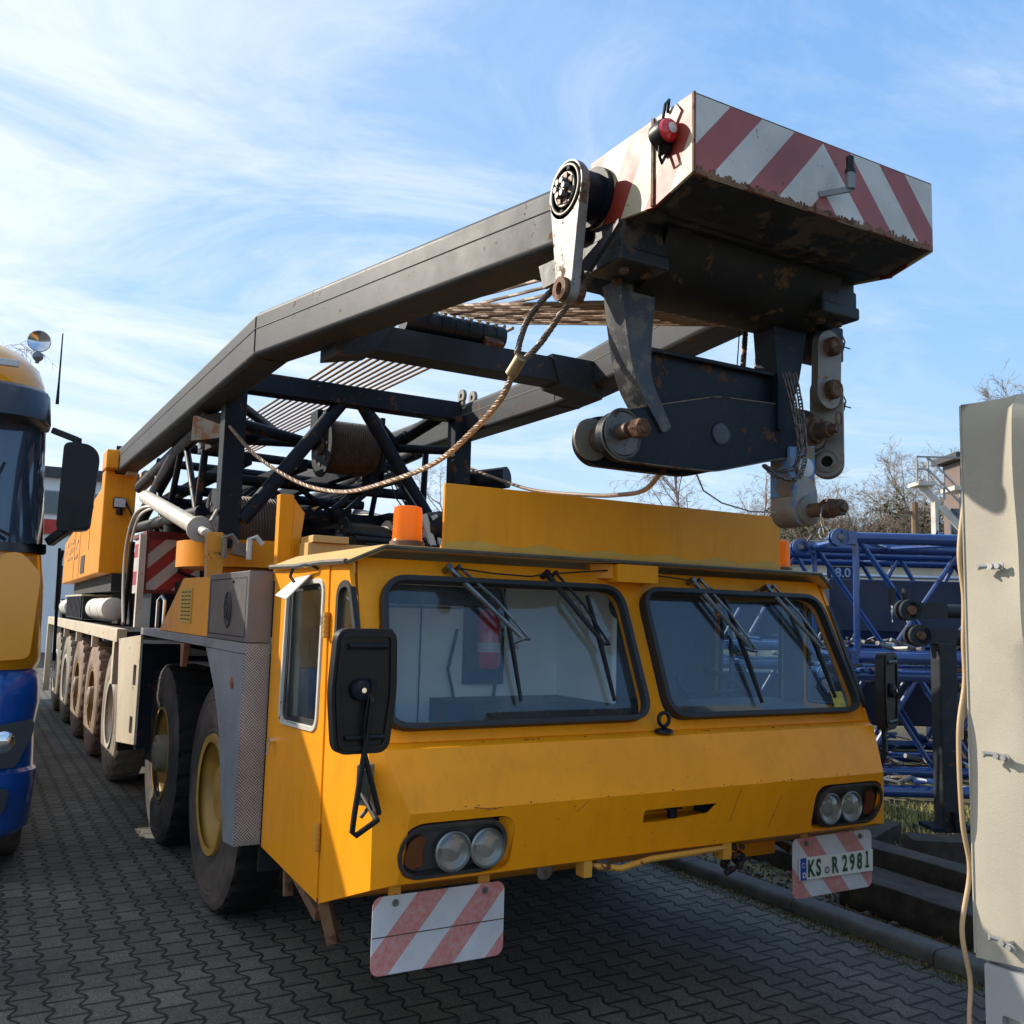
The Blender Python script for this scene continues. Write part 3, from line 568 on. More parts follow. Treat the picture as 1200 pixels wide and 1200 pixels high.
# ---- canvas covered trailer on the right
CAN = mat('beige_canvas', (.47, .43, .34), .85, var=.10, vs=1.2, dirt=.45, dcol=(.27, .25, .21), ds=1.1, bump=.35, bs=420)
t = thing('canvas_trailer', (1.3, -3.5, 0), 'trailer with beige canvas cover over a grey steel side, at the right edge', 'trailer')
TX = .15; y0, y1 = -6.2, -1.405
q = MB(); n, mz = 96, 40; V = []; F = []
def canv(i, j):
    y = y1+(y0-y1)*i/n; z = .742+(2.56-.742)*j/mz; f = j/mz
    wv = lambda a, b, c, w: math.exp(-((y-(a+b*f+c*f*f))/w)**2)
    dx = .030*math.sin(y*5.1+z*.8)*(.4+.6*(1-abs(2*f-1)))+.012*math.sin(y*11+z*1.9+2)+.095*wv(-1.70, -.26, .0, .055)*f-.075*wv(-1.80, -.28, .05, .05)*f+.05*wv(-1.56, -.05, .0, .03)*(.3+f*.4)-.04*wv(-1.63, -.04, .02, .03)*(.3+f*.3)+.034*wv(-1.66, .05, .0, .03)*(1-f)+.016*math.sin(y*27-z*4.)*(1-f)**2*.6+.006*math.sin(z*13+y*6)
    if i == 0: dx = 0
    if f > .965: k_ = (f-.965)/.035; dx -= .045*k_*k_
    if j == 0: z += .012*math.sin(y*7)+.02*math.sin(y*2.2)
    return (TX-dx*(1-math.exp(-i/3)), y, z)
for i in range(n+1):
    for j in range(mz+1): V.append(canv(i, j))
for i in range(n):
    for j in range(mz): a = i*(mz+1)+j; F.append((a, a+1, a+mz+2, a+mz+1))
q.faces(V, F)
q.faces([(TX, y1, .742), (TX, y1, 2.56), (2.5, y1, 2.56), (2.5, y1, .742)], [(0, 1, 2, 3)])
q.faces([(TX+.03, y1, 2.56), (2.5, y1, 2.56), (2.5, y0, 2.56), (TX+.03, y0, 2.56)], [(0, 1, 2, 3)]); q.faces([(2.5, y1, .742), (2.5, y1, 2.56), (2.5, y0, 2.56), (2.5, y0, .742)], [(0, 1, 2, 3)])
bmesh.ops.remove_doubles(q.bm, verts=q.bm.verts, dist=.0005)
cv = q.build('canvas_cover', CAN, t)
q = MB(); q.tube([(TX-.001, y1+.001, 2.555), (TX-.001, y1+.001, .76)], .004, 6); q.tube([(TX-.002, y1+.001, 2.47), (TX-.002, y1-.001, 2.5)], .004, 6); q.build('hem', CAN, cv)
GREY = mat('grey_trailer_side', (.40, .41, .41), .5, .2, var=.08, dirt=.3, dcol=(.28, .26, .23))
q = MB(); q.box(TX+.03, 2.47, y0, y1-.01, .45, .76); q.build('side_board', GREY, t, bevel=.006)
q = MB(); q.plate((TX+.028, y1-.03, .40), (0, -1, 0), (0, 0, 1), rpoly([(0, 0), (.2, 0), (.2, .34), (0, .34)], .01), [rpoly([(.055, .03), (.12, .03), (.12, .2), (.055, .2)], .012)], th=.03); q.build('corner_post', GREY, t, bevel=.004)
q = MB(); q.box(TX+.05, 2.4, y0, y1-.05, .36, .45); q.build('frame', DKB, t)
for s_ in (y1-.8-2.2,):
    for xx in (TX+.15, 2.2):
        q = MB(); q.lathe([(-.1, .2), (-.1, .3), (-.08, .34), (.08, .34), (.1, .3), (.1, .2)], (xx+.1, s_, .34), (1, 0, 0), 40); w_ = q.build('wheel', BLK, t)
for z, dz in ((2.0, .0), (1.40, .02), (.835, .05)):
    yy = -1.50; q = MB(); uu = Vector((0, -1, -dz*6)).normalized(); o_ = Vector((TX-.030, yy, z)); q.plate(o_, uu, (0, 0, 1), rpoly([(0, -.010), (.062, -.012), (.062, .012), (0, .008)], .008), th=.005)
    q.tube([o_+uu*.004, o_-uu*.02+Vector((-.012, 0, -.003)), o_-uu*.012+Vector((-.020, 0, -.010))], [.007, .009, .004], 8)
    for k in (.022, .045): q.cyl(o_+uu*k, o_+uu*k+Vector((-.014, 0, 0)), .009, 12)
    q.cyl(o_+uu*.03, o_+uu*.03+Vector((.04, 0, 0)), .008, 6)
    q.build('turn_button', mat('galvanised_fitting', (.42, .42, .41), .45, .5, dirt=.3), cv)
HOSE = mat('tan_rubber_cord', (.52, .36, .20), .55, var=.12)
def spl(P, n=8):
    P = [Vector(p) for p in P]; o = []
    for i in range(len(P)-1):
        p0, p1, p2, p3 = P[max(i-1, 0)], P[i], P[i+1], P[min(i+2, len(P)-1)]
        for k in range(n): t_ = k/n; o.append(.5*((2*p1)+(-p0+p2)*t_+(2*p0-5*p1+4*p2-p3)*t_*t_+(-p0+3*p1-3*p2+p3)*t_**3))
    return o+[P[-1]]
q = MB(); P = spl([(.22, -1.375, 2.30), (.185, -1.38, 2.20), (.150, -1.385, 2.047), (.168, -1.385, 1.903), (.160, -1.385, 1.75), (.160, -1.385, 1.617), (.122, -1.385, 1.451), (.128, -1.385, 1.176), (.160, -1.385, 1.01), (.112, -1.385, .83), (.148, -1.385, .665), (.138, -1.385, .53), (.16, -1.39, .3), (.2, -1.39, .12)])
q.tube(P, .0080, 10); q.build('cord', HOSE, t)
q = MB(); q.tube([(x+.013, y-.004, z+.01) for x, y, z in P[:50]], .0045, 8); q.build('cord', HOSE, t)
#@@SECTION crane
CR = thing('mobile_crane', (0, 6, 0), 'big yellow mobile crane with wide cab, dark boom arms and striped boom head', 'crane')
def side(q_fn):
    for s_ in (-1, 1): q_fn(s_)
# ---- cab shell
WB, WT = Vector((0, .03, 1.30)), Vector((0, .33, 2.03)); WV = (WT-WB).normalized(); WNR = Vector((1, 0, 0)).cross(WV)   # WNR points to +/-: u x v
FO = -WNR if WNR.y > 0 else WNR       # outward (towards -y)
H_ = (WT-WB).length
def wq(x, v): return (x, v)
gl_hole = [(-1.335, .045), (-.055, .045), (-.062, .685), (-1.275, .685)]
hl = rpoly(gl_hole, .11, 6); hr = [(-x, v) for x, v in hl][::-1]
out = [(-1.40, 0), (1.40, 0), (1.385, H_*.52), (1.36, H_), (-1.36, H_), (-1.385, H_*.52)]
q = MB(); q.plate(WB, (1, 0, 0), WV, out, [hl, hr], th=.03 if FO.dot(WNR) < 0 else -.03)
body = q.build('cab_body', YEL, CR, bevel=.004)
for s_, hh in ((-1, hl), (1, hr)):
    g1 = inset(hh, -.006); g2 = inset(hh, .018)
    q = MB(); q.plate(WB+FO*.014, (1, 0, 0), WV, g1, [g2], th=-.045 if FO.dot(WNR) < 0 else .045)
    w = q.build('windscreen', RUB, body, bevel=.008)
    q = MB(); q.plate(WB+FO*-.004, (1, 0, 0), WV, inset(hh, .012), th=.004); q.build('windscreen_glass', GLW, body) if False else q.build('glass_pane', GLW, body)
# lower front: sloped upper face (crease to ledge), ledge, inward lower face, chamfer corners
q = MB()
B0, B1, B2, B3 = (-.085, .805), (-.150, 1.068), (-.035, 1.285), (.045, 1.300)
LV = Vector((0, B1[0]-B0[0], B1[1]-B0[1])); LL = LV.length; LV.normalize(); LO = Vector((0, B0[0], B0[1])); ln = Vector((1, 0, 0)).cross(LV)
def lamp_outline(x0, x1, v0, v1, r=.095): return rr(x0, x1, v0, v1, r, 7)
lh = rpoly([(-1.318, .010), (-.835, .010), (-.83, .232), (-1.318, .232)], [.11, .05, .08, .11], 8); lh2 = [(-x, v) for x, v in lh][::-1]
slot = rpoly([(-.20, .128), (.17, .150), (.215, .196), (-.20, .196)], .012, 3)
q.plate(LO, (1, 0, 0), LV, [(-1.305, 0), (1.305, 0), (1.29, LL), (-1.29, LL)], [lh, lh2, slot], th=-.012 if ln.y < 0 else .012)
q.faces([(-1.29, B1[0], B1[1]), (1.29, B1[0], B1[1]), (1.362, B2[0], B2[1]), (-1.362, B2[0], B2[1])], [(0, 1, 2, 3)])
q.faces([(-1.362, B2[0], B2[1]), (1.362, B2[0], B2[1]), (1.392, B3[0], B3[1]), (-1.392, B3[0], B3[1])], [(0, 1, 2, 3)])
for s_ in (-1, 1):
    q.faces([(s_*1.40, -.060, .79), (s_*1.305, B0[0], B0[1]), (s_*1.29, B1[0], B1[1]), (s_*1.40, -.052, 1.075)], [(0, 1, 2, 3)])
    q.faces([(s_*1.40, -.052, 1.075), (s_*1.29, B1[0], B1[1]), (s_*1.362, B2[0], B2[1]), (s_*1.40, .02, 1.30)], [(0, 1, 2, 3)])
q.faces([(-1.40, -.060, .79), (-1.305, B0[0], B0[1]), (1.305, B0[0], B0[1]), (1.40, -.060, .79), (1.38, .5, .60), (-1.38, .5, .60)], [(0, 1, 2, 3, 4, 5)])
bmesh.ops.remove_doubles(q.bm, verts=q.bm.verts, dist=.0005)
fr = q.build('front_panel', YEL, body, bevel=0)
# tow slot ledge
q = MB(); q.box(-.205, .20, -.105, .06, .925, .937); q.box(-.20, .2, .02, .03, .93, 1.0); q.hexa([(-.07, -.112, .925), (.09, -.112, .925), (.06, -.088, .81), (-.06, -.088, .81), (-.07, -.04, .925), (.09, -.04, .925), (.06, -.04, .81), (-.06, -.04, .81)]); q.build('tow_slot', YEL, body)
q = MB(); q.cyl((0, -.07, .90), (0, -.07, .985), .022, 14); q.box(-.04, .04, -.09, -.02, .975, .985); q.build('tow_pin', DKB, body)
q = MB(); q.tube([(.03*math.cos(a*PI/8), -.01, 1.355+.03*math.sin(a*PI/8)) for a in range(16)], .009, 6, closed=True); q.lathe([(0, .045), (.012, .04), (.02, .015)], (0, -.01, 1.298), (0, 0, 1), 16); q.build('lifting_eye', BLK, body)
# side walls with door and quarter window
for s_ in (-1, 1):
    X = s_*1.40; u = (0, 1, 0); th = -.02 if s_ < 0 else .02     # (0,1,0)x(0,0,1)=(1,0,0)
    th = .02 if s_ < 0 else -.02
    quarter = rpoly([(.435, 1.36), (.045, 1.36), (.30, 1.925), (.425, 1.90)], [.03, .05, .09, .05], 6)
    q = MB(); q.plate((X, 0, 0), u, (0, 0, 1), [(-.060, .79), (.502, .594), (.512, 1.3), (.533, 2.0), (.32, 2.0), (.02, 1.30), (-.052, 1.075)], [quarter], th=th)
    sp = q.build('side_panel', YEL, body, bevel=.003)
    q = MB(); q.plate((X-s_*-.006, 0, 0), u, (0, 0, 1), inset(quarter, -.016), [inset(quarter, .012)], th=th*1.2); q.build('window_seal', RUB, body)
    q = MB(); q.plate((X-s_*.010, 0, 0), u, (0, 0, 1), inset(quarter, .004), th=.003); q.build('quarter_glass', GLS, body)
    win = rpoly([(1.175, 1.265), (.615, 1.285), (.60, 1.935), (1.145, 1.925)], .07, 6)
    dz = [(.518, .595), (1.382, .632), (1.382, 2.0), (.548, 2.0), (.528, 1.3)]
    q = MB(); q.plate((X+s_*.004, 0, 0), u, (0, 0, 1), dz, [win], th=th); door = q.build('door', YEL, body, bevel=.004)
    q = MB(); q.plate((X+s_*.012, 0, 0), u, (0, 0, 1), inset(win, -.010), [inset(win, .012)], th=th*1.3); q.build('window_frame', WHT, door, bevel=.003)
    q = MB(); q.plate((X-s_*.004, 0, 0), u, (0, 0, 1), inset(win, .012), [inset(win, .038)], th=th*.6); q.box(X-.006, X+.006, 1.05, 1.07, 1.3, 1.9); q.build('window_seal', RUB, door)
    q = MB(); q.plate((X-s_*.007, 0, 0), u, (0, 0, 1), inset(win, .02), th=.003); q.build('door_glass', GLS, door)
    q = MB(); q.cyl((X+s_*.002, 1.235, 1.165), (X+s_*.035, 1.235, 1.165), .016, 14); q.tube([(X+s_*.03, 1.235, 1.165), (X+s_*.04, 1.24, 1.10)], .006, 6); q.build('handle', CHR, door)
    for z in (1.74, .86):
        q = MB(); q.cyl((X+s_*.014, .525 if z > 1 else .515, z-.055), (X+s_*.014, .525 if z > 1 else .515, z+.055), .014, 10)
        for k in range(5): q.cyl((X+s_*.014, .525 if z > 1 else .515, z-.05+k*.022), (X+s_*.014, .525 if z > 1 else .515, z-.044+k*.022), .017, 10)
        q.build('hinge', YELW, door)
    # small deflector over the door window
    if s_ < 0:
        q = MB(); P0 = [Vector(p) for p in ((-1.412, .77, 1.968), (-1.412, 1.0, 1.955), (-1.54, .89, 1.868), (-1.54, .715, 1.850))]; dn = Vector((.004, 0, -.007))
        q.hexa([*P0, *[p+dn for p in P0]]); q.build('sun_deflector', mat('white_deflector', (.72, .70, .64), .45, dirt=.25), body, bevel=.003)
        q = MB(); q.tube([(X, .70, 1.985), (X-.03, .70, 2.0), (X-.05, .74, 2.005), (X-.05, .93, 1.995), (X-.07, .90, 1.955), (X-.06, .87, 1.93)], .007, 6); q.build('deflector_bracket', DK, body)
    q = MB(); xl = sorted((X-s_*.020, X-s_*.032)); q.box(xl[0], xl[1], .45, .592, .86, 1.97); q.box(xl[0], xl[1], 1.185, 1.37, .86, 1.97); q.box(xl[0], xl[1], .60, 1.18, .86, 1.25); q.build('door_lining', mat('cab_lining', (.10, .12, .15), .8), body)
    # step bracket under the door
    q = MB(); q.beam((X-s_*.02, .95, .64), (X-s_*.02, .55, .53), .03, .045); q.beam((X-s_*.02, .50, .62), (X-s_*.06, .46, .44), .03, .05); q.beam((X-s_*.02, 1.0, .66), (X-s_*.02, .98, .50), .03, .04); q.build('step_bracket', RUST, body)
# roof, brow, back wall
q = MB()
q.hexa([(-1.27, .235, 2.062), (1.27, .235, 2.062), (1.27, 1.45, 2.062), (-1.27, 1.45, 2.062), (-1.27, .235, 2.082), (1.27, .235, 2.082), (1.27, 1.45, 2.082), (-1.27, 1.45, 2.082)])
for s_ in (-1, 1):
    q.hexa([(s_*1.27, .235, 2.060), (s_*1.415, .285, 1.992), (s_*1.415, 1.40, 2.005), (s_*1.27, 1.45, 2.060), (s_*1.272, .235, 2.083), (s_*1.425, .285, 2.008), (s_*1.425, 1.40, 2.022), (s_*1.272, 1.45, 2.083)])
roof = q.build('roof', YELP, body, bevel=.004)
q = MB(); q.tube([(-1.424, .29, 2.006), (-1.422, .6, 2.012), (-1.425, 1.0, 2.008), (-1.423, 1.41, 2.018)], .012, 6); q.tube([(-1.28, .228, 2.07), (0, .226, 2.070), (1.28, .228, 2.07)], .010, 6); q.tube([(1.28, .228, 2.07), (1.424, .285, 2.0)], .010, 6); q.tube([(-1.28, .228, 2.07), (-1.424, .285, 2.0)], .008, 6)
q.build('gutter', mat('tarred_joint', (.10, .085, .06), .7, var=.4, vs=20), body)
q = MB(); q.box(-.105, .135, .205, .36, 1.972, 2.058); q.build('lamp_box', YEL, body, bevel=.004)
q = MB(); q.hexa([(-.18, .33, 1.99), (-.105, .25, 1.99), (-.105, .36, 1.99), (-.18, .36, 1.99), (-.18, .33, 2.058), (-.105, .25, 2.058), (-.105, .36, 2.058), (-.18, .36, 2.058)]); q.build('lamp_box_bracket', YEL, body)
q = MB(); q.box(-1.0, 1.0, .255, .275, 2.083, 2.366); q.build('roof_board', YEL, body, bevel=.003)
q = MB()
for x in (-.9, -.3, .3, .9): q.hexa([(x-.01, .275, 2.083), (x+.01, .275, 2.083), (x+.01, .5, 2.083), (x-.01, .5, 2.083), (x-.01, .275, 2.3), (x+.01, .275, 2.3), (x+.01, .29, 2.3), (x-.01, .29, 2.3)])
q.build('board_stay', YELW, body)
q = MB(); rnd = random.Random(5); P = [(-1.0, 2.084), (1.0, 2.084)]+[(1.0-.05*i, 2.112+.010*math.sin(i*.9)+rnd.uniform(-.004, .004)) for i in range(41)]
q.plate((0, .2538, 0), (1, 0, 0), (0, 0, 1), P, th=.001); q.build('faded_band', mat('faded_paint_band', (.60, .34, .05), .55, var=.2, vs=6), body)
q = MB()
def chip(x, y, z, r, n_):
    n_ = Vector(n_).normalized(); _, a, b = axes(n_); k = rnd.randint(5, 7); c = Vector((x, y, z))+n_*.0012
    q.faces([c+(a*math.cos(i/k*2*PI)*r*rnd.uniform(.6, 1.8)+b*math.sin(i/k*2*PI)*r*rnd.uniform(.4, 1.)) for i in range(k)], [tuple(range(k))])
for i in range(26): chip(rnd.uniform(.05, 1.3) if i % 3 else rnd.uniform(-1.3, 0), .008, 1.2925, rnd.uniform(.003, .009), (0, -.18, 1))
for i in range(34):
    x = rnd.uniform(-1.25, 1.25); chip(x, B1[0]-.001+rnd.uniform(0, .004), B1[1]+rnd.uniform(0, .012), rnd.uniform(.0015, .005), (0, -1, .5))
for i in range(40): v_ = rnd.uniform(.0, LL); p_ = LO+Vector((rnd.uniform(-.8, .8), 0, 0))+LV*v_; chip(p_.x, p_.y, p_.z, rnd.uniform(.001, .0035), (0, -1, -.26))
for i in range(30): t__ = rnd.uniform(0, 1); chip(rnd.uniform(-1.25, 1.25), B1[0]+(B2[0]-B1[0])*t__, B1[1]+(B2[1]-B1[1])*t__, rnd.uniform(.001, .003), (0, -.88, .47))
q.build('paint_chips', mat('chip_rust', (.09, .035, .012), .8, var=.4, vs=30), body)
q = MB()
for (xa, va, xb, vb) in ((-.98, .262, -.90, .268), (-1.02, .275, -.93, .262), (.30, .10, .34, .26), (-.55, .22, -.50, .262), (.55, .05, .60, .2)):
    a_ = LO+Vector((xa, 0, 0))+LV*va; b_ = LO+Vector((xb, 0, 0))+LV*vb; q.tube([a_-ln*.0 if ln.y > 0 else a_, b_], .0012, 4)
q.build('scratches', BOLT, body)
q = MB(); q.box(-1.395, 1.395, 1.375, 1.395, .64, 2.0); q.build('back_wall', YEL, body)
q = MB(); q.box(-1.37, .26, 1.30, 1.37, .8, 2.0); q.box(.26, .29, .75, 1.37, .8, 2.0); q.build('bulkhead', BULK, body)
q = MB(); q.box(-1.37, 1.37, .1, 1.37, .80, .84); q.build('cab_floor', DEEP, body)
q = MB(); q.box(-1.34, 1.34, .09, .28, 1.0, 1.29); q.hexa([(.30, .1, 1.28), (1.25, .1, 1.28), (1.2, .45, 1.28), (.35, .45, 1.28), (.30, .1, 1.33), (1.25, .1, 1.33), (1.1, .42, 1.40), (.5, .42, 1.40)]); q.build('dashboard', mat('dash_plastic', (.05, .065, .085), .6), body, bevel=.01)
q = MB(); q.plate((.30, 1.372, 0), (1, 0, 0), (0, 0, 1), [(0, .84), (1.08, .84), (1.08, 2.0), (0, 2.0)], th=.004); q.build('inner_lining', mat('cab_lining', (.10, .12, .15), .8), body)
q = MB(); q.tube([(.75+.21*math.cos(a*PI/14), .50+.16*math.sin(a*PI/14), 1.43+.11*math.sin(a*PI/14)) for a in range(28)], .014, 8, closed=True)
q.tube([(.54, .50, 1.43), (.75, .5, 1.41), (.96, .5, 1.43)], .014, 6); q.tube([(.75, .5, 1.41), (.75, .36, 1.33)], .014, 6); q.tube([(.75, .42, 1.33), (.77, .32, 1.15)], .03, 8); q.build('steering_wheel', BLK, body)
for x, y in ((.75, 1.02), (-1.08, .85)):
    q = MB(); q.obox((x, y, 1.15), (.24, 0, 0), (0, .22, 0), (0, 0, .07)); q.obox((x, y+.22, 1.45), (.22, 0, 0), (0, .05, .0), (0, .04, .28)); q.obox((x, y+.26, 1.78), (.12, 0, 0), (0, .04, 0), (0, .01, .07)); q.obox((x, y, .95), (.15, 0, 0), (0, .15, 0), (0, 0, .14)); q.build('seat', SEAT, body, bevel=.05, seg=4)
q = MB()
for x in (-.62, -.16):
    q.tube([(x, 1.292, 1.1), (x, 1.292, 1.98)], .004, 5)
q.tube([(-.40, 1.29, 1.72), (-.46, 1.27, 1.5), (-.42, 1.26, 1.33), (-.30, 1.26, 1.28), (-.18, 1.26, 1.34), (-.15, 1.27, 1.5), (-.2, 1.28, 1.6)], .009, 6); q.build('cab_cable', BLK, body)
q = MB(); q.box(-1.3, -.5, .60, .62, 1.84, 1.93); q.tube([(-1.30, .62, 1.94), (-1.28, .62, 1.83), (-.5, .62, 1.83), (-.48, .62, 1.94)], .006, 5); q.build('inner_sunvisor', SEAT, body, bevel=.01)
q = MB(); q.lathe([(0, .07), (.03, .06), (.05, .02)], (.16, .55, 1.86), (0, -1, .2), 20); q.tube([(.16, .6, 1.86), (.16, .7, 1.98)], .01, 6); q.build('cab_fan', BLK, body)
fe = thing('fire_extinguisher', (-.24, 1.2, 1.5), 'small red fire extinguisher hanging on the cab bulkhead behind the left windscreen', 'fire extinguisher')
MB().lathe([(0, .02), (.01, .055), (.06, .065), (.30, .065), (.35, .04), (.37, .02)], (-.24, 1.215, 1.50), (0, 0, 1), 20).build('cylinder', REDL, fe)
q = MB(); q.cyl((-.24, 1.215, 1.865), (-.24, 1.215, 1.91), .022, 10); q.box(-.29, -.2, 1.20, 1.23, 1.90, 1.925); q.build('valve', BLK, fe)
q = MB(); q.lathe([(0, .0665), (.05, .0665)], (-.24, 1.215, 1.60), (0, 0, 1), 20); q.build('paper_label', WHT, fe)
q = MB(); q.box(-.36, -.12, 1.255, 1.30, 1.42, 1.95); q.build('extinguisher_board', SEAT, body)
# sticker
q = MB(); q.plate(WB+FO*.006+Vector((1.18, 0, 0))+WV*.06, (1, 0, 0), WV, rr(0, .085, 0, .10, .01, 3), th=.001)
for k in range(4): pass
q.build('sticker', mat('yellow_sticker', (.55, .50, .10), .6, var=.4, vs=60), body)

# ---- head lamps
for s_ in (-1, 1):
    base = LO+Vector((0, .045, 0))
    f = lambda l: [(x*(-s_), v) for x, v in l][::(1 if s_ < 0 else -1)] if False else ([(x, v) for x, v in l] if s_ < 0 else [(-x, v) for x, v in l][::-1])
    ho = rr(-1.318, -.862, .010, .222, .10, 8)
    q = MB(); th = .05 if ln.y < 0 else -.05
    q.plate(LO+Vector((0, -.006, 0)), (1, 0, 0), LV, f(ho), [f(inset(ho, .016))], th=-th); hs_ = q.build('headlight_housing', mat('grey_black_rubber', (.025, .025, .027), .5, dirt=.3), CR, bevel=.003)
    q = MB(); q.plate(LO+Vector((0, .035, 0)), (1, 0, 0), LV, f(inset(ho, .004)), th=-.004); q.build('lamp_backing', mat('grey_lamp_backing', (.06, .06, .062), .5, dirt=.4, dcol=(.12, .11, .1)), hs_)
    # sloped recess wall on the inner side
    q = MB(); P = [(-.80, .012, 0), (-.84, .232, 0), (-.885, .215, .045), (-.875, .02, .045)]
    q.faces([tuple(LO+Vector((x*(1 if s_ < 0 else -1), 0, 0))+LV*v+Vector((0, d, 0))) for x, v, d in P], [(0, 1, 2, 3)])
    q.faces([tuple(LO+Vector((x*(1 if s_ < 0 else -1), 0, 0))+LV*v+Vector((0, d, 0))) for x, v, d in [(-1.32, .234, 0), (-.84, .234, 0), (-.885, .222, .045), (-1.30, .222, .045)]], [(0, 1, 2, 3)])
    q.faces([tuple(LO+Vector((x*(1 if s_ < 0 else -1), 0, 0))+LV*v+Vector((0, d, 0))) for x, v, d in [(-1.32, .008, -.001), (-.80, .008, -.001), (-.87, .020, .046), (-1.30, .020, .046)]], [(0, 1, 2, 3)])
    q.build('recess_wall', YEL, hs_)
    for xx in (1.093, .945):
        c = LO+Vector((s_*xx, .010, 0))+LV*.108
        q = MB(); q.lathe([(0, .073), (-.018, .076), (-.022, .070), (-.012, .066), (.01, .02)], c, (0, 1, 0), 36); lp = q.build('headlight', mat('dull_chrome_ring', (.32, .32, .31), .35, .8, dirt=.3), CR)
        q = MB(); q.lathe([(.030, .005), (.028, .03), (.015, .052), (.0, .064)], c, (0, 1, 0), 36, cap=(1, 0)); q.build('reflector', CHR, lp)
        GL = glass('headlight_glass', (.92, .94, .96), .8, .08, .08, .32)
        q = MB(); q.lathe([(-.012, .066), (-.020, .05), (-.026, .025), (-.028, .004)], c, (0, 1, 0), 36, cap=(0, 1)); q.build('lens', GL, lp)
    c = LO+LV*.108
    q = MB(); o_ = [(-1.288, .075), (-1.275, .160), (-1.232, .182), (-1.205, .165), (-1.218, .11), (-1.200, .060), (-1.245, .045)]
    q.plate(LO+Vector((0, .010, 0)), (1, 0, 0), LV, f(rpoly(o_, .03, 4)), th=-.012); q.build('indicator_lamp', mat('dim_amber_lens', (.16, .05, .015), .2, dirt=.3, dcol=(.06, .03, .02), trans=.1), hs_, bevel=.004)
# ---- warning boards
RB = stripes('left_board_stripes', (.66, .67, .70), (.66, .17, .17), 0, 0, .2, 0, dirt=.2, rust=0, scr=.75) if False else None
def board(x0, x1, z0, z1, sgn, phase, lean, nm, lab=None):
    M = stripes(nm, (.66, .68, .72), (.64, .21, .19), 0, sgn*.86, .272, phase, dirt=.2, rust=0, scr=.65, duty=.52)
    q = MB(); q.plate((0, 0, 0), (1, 0, 0), (0, 0, 1), rr(x0, x1, z0, z1, .035, 5), th=.004)
    o = q.build('warning_board', M, CR, bevel=.001); 
    q = MB()
    for x in (x0+.09, x1-.09): q.cyl((x, -.004, z1-.028), (x, .004-.014, z1-.028), .013, 12); q.cyl((x, -.009, z1-.028), (x, -.02, z1-.028), .006, 8)
    q.build('bolt', STEEL, o)
    q = MB()
    for x in (x0+.09, x1-.09): q.box(x-.025, x+.025, .004, .012, z1-.05, .83)
    q.build('board_bracket', YELW, o); return o
bl = board(-1.364, -.802, .461, .745, -1, .06, 0, 'left_board_stripes')
q = MB(); q.box(-1.362, -.804, -.0055, -.004, .597, .6005); q.build('board_crease', BOLT, bl)
brd = board(.806, 1.372, .472, .757, 1, .02, 0, 'right_board_stripes')
tag(bl, 'red and white striped board under the left headlights'); tag(brd, 'red and white striped board carrying the number plate')
q = MB(); q.obox((1.105, -.012, .609), (.262, 0, -.004), (0, .003, 0), (.0008, 0, .053)); npl = q.build('number_plate', mat('plate_white', (.70, .72, .66), .4, dirt=.15, var=.05), brd, bevel=.001)
q = MB(); q.box(.846, .886, -.0165, -.0155, .560, .664); q.build('country_band', mat('plate_blue', (.01, .06, .42), .4), npl)
q = MB(); text(q, 'D', .034, (.858, -.017, .572), (1, 0, 0), (0, 0, 1), .0005, bold=.002)
for k in range(12): a = k/12*2*PI; q.lathe([(0, .0022), (.0006, .0022)], (.866+.010*math.cos(a), -.017, .630+.010*math.sin(a)), (0, -1, 0), 5)
q.build('country_code', WHT, npl)
q = MB(); LGR = mat('plate_green', (.015, .07, .035), .4)
for ch, x in (('K', .893), ('S', .952), ('R', 1.062), ('2', 1.138), ('9', 1.192), ('8', 1.246), ('1', 1.303)):
    text(q, ch, .108, (x, -.0170, .5745), (1, 0, -.012), (.0, 0, 1), .0005, sx=.70, bold=.0032)
q.beam((1.309, -.0173, .645), (1.322, -.0173, .655), .0006, .012, (0, 1, 0)); q.box(1.306, 1.336, -.0176, -.0170, .574, .584); q.build('plate_lettering', LGR, npl)
q = MB(); q.lathe([(0, .017), (.0008, .017)], (1.030, -.0165, .592), (0, -1, 0), 20); q.mi = 1; q.lathe([(0, .010), (.0006, .010)], (1.030, -.0175, .592), (0, -1, 0), 16); q.build('plate_seal', [mat('seal_violet', (.16, .10, .20), .5), mat('seal_grey', (.5, .5, .5), .5)], npl)
# bar, brackets and lamp under the bumper
q = MB(); q.tube([(-.42, -.06, .775), (-.3, -.10, .760), (-.15, -.11, .785), (.1, -.10, .785), (.30, -.07, .780)], .013, 8); q.box(-.47, -.43, -.08, -.02, .735, .82); q.box(.29, .34, -.08, -.02, .73, .82); q.build('bumper_rail', YELW, CR)
q = MB(); q.box(.72, .95, .25, .55, .62, .80); q.build('tow_bracket', YEL, CR, bevel=.006)
q = MB(); 
for k in range(14): a = k*1.7; q.tube([(.42+.05*math.cos(a), .0+.05*math.sin(a), .80-.012*k), (.44+.06*math.cos(a+1), .02+.04*math.sin(a+1.2), .77-.008*k)], .014, 6)
q.cyl((.40, -.02, .84), (.40, -.05, .90), .03, 10); q.build('coupling', DKB, CR)
for x in (-.62, -.33):
    q = MB(); q.lathe([(0, .02), (.02, .035), (.05, .038), (.056, .03)], (x, .03, .775), (0, -1, -.2), 16); q.cyl((x, .04, .77), (x, .04, .81), .012, 8); q.build('small_lamp', STEEL, CR)

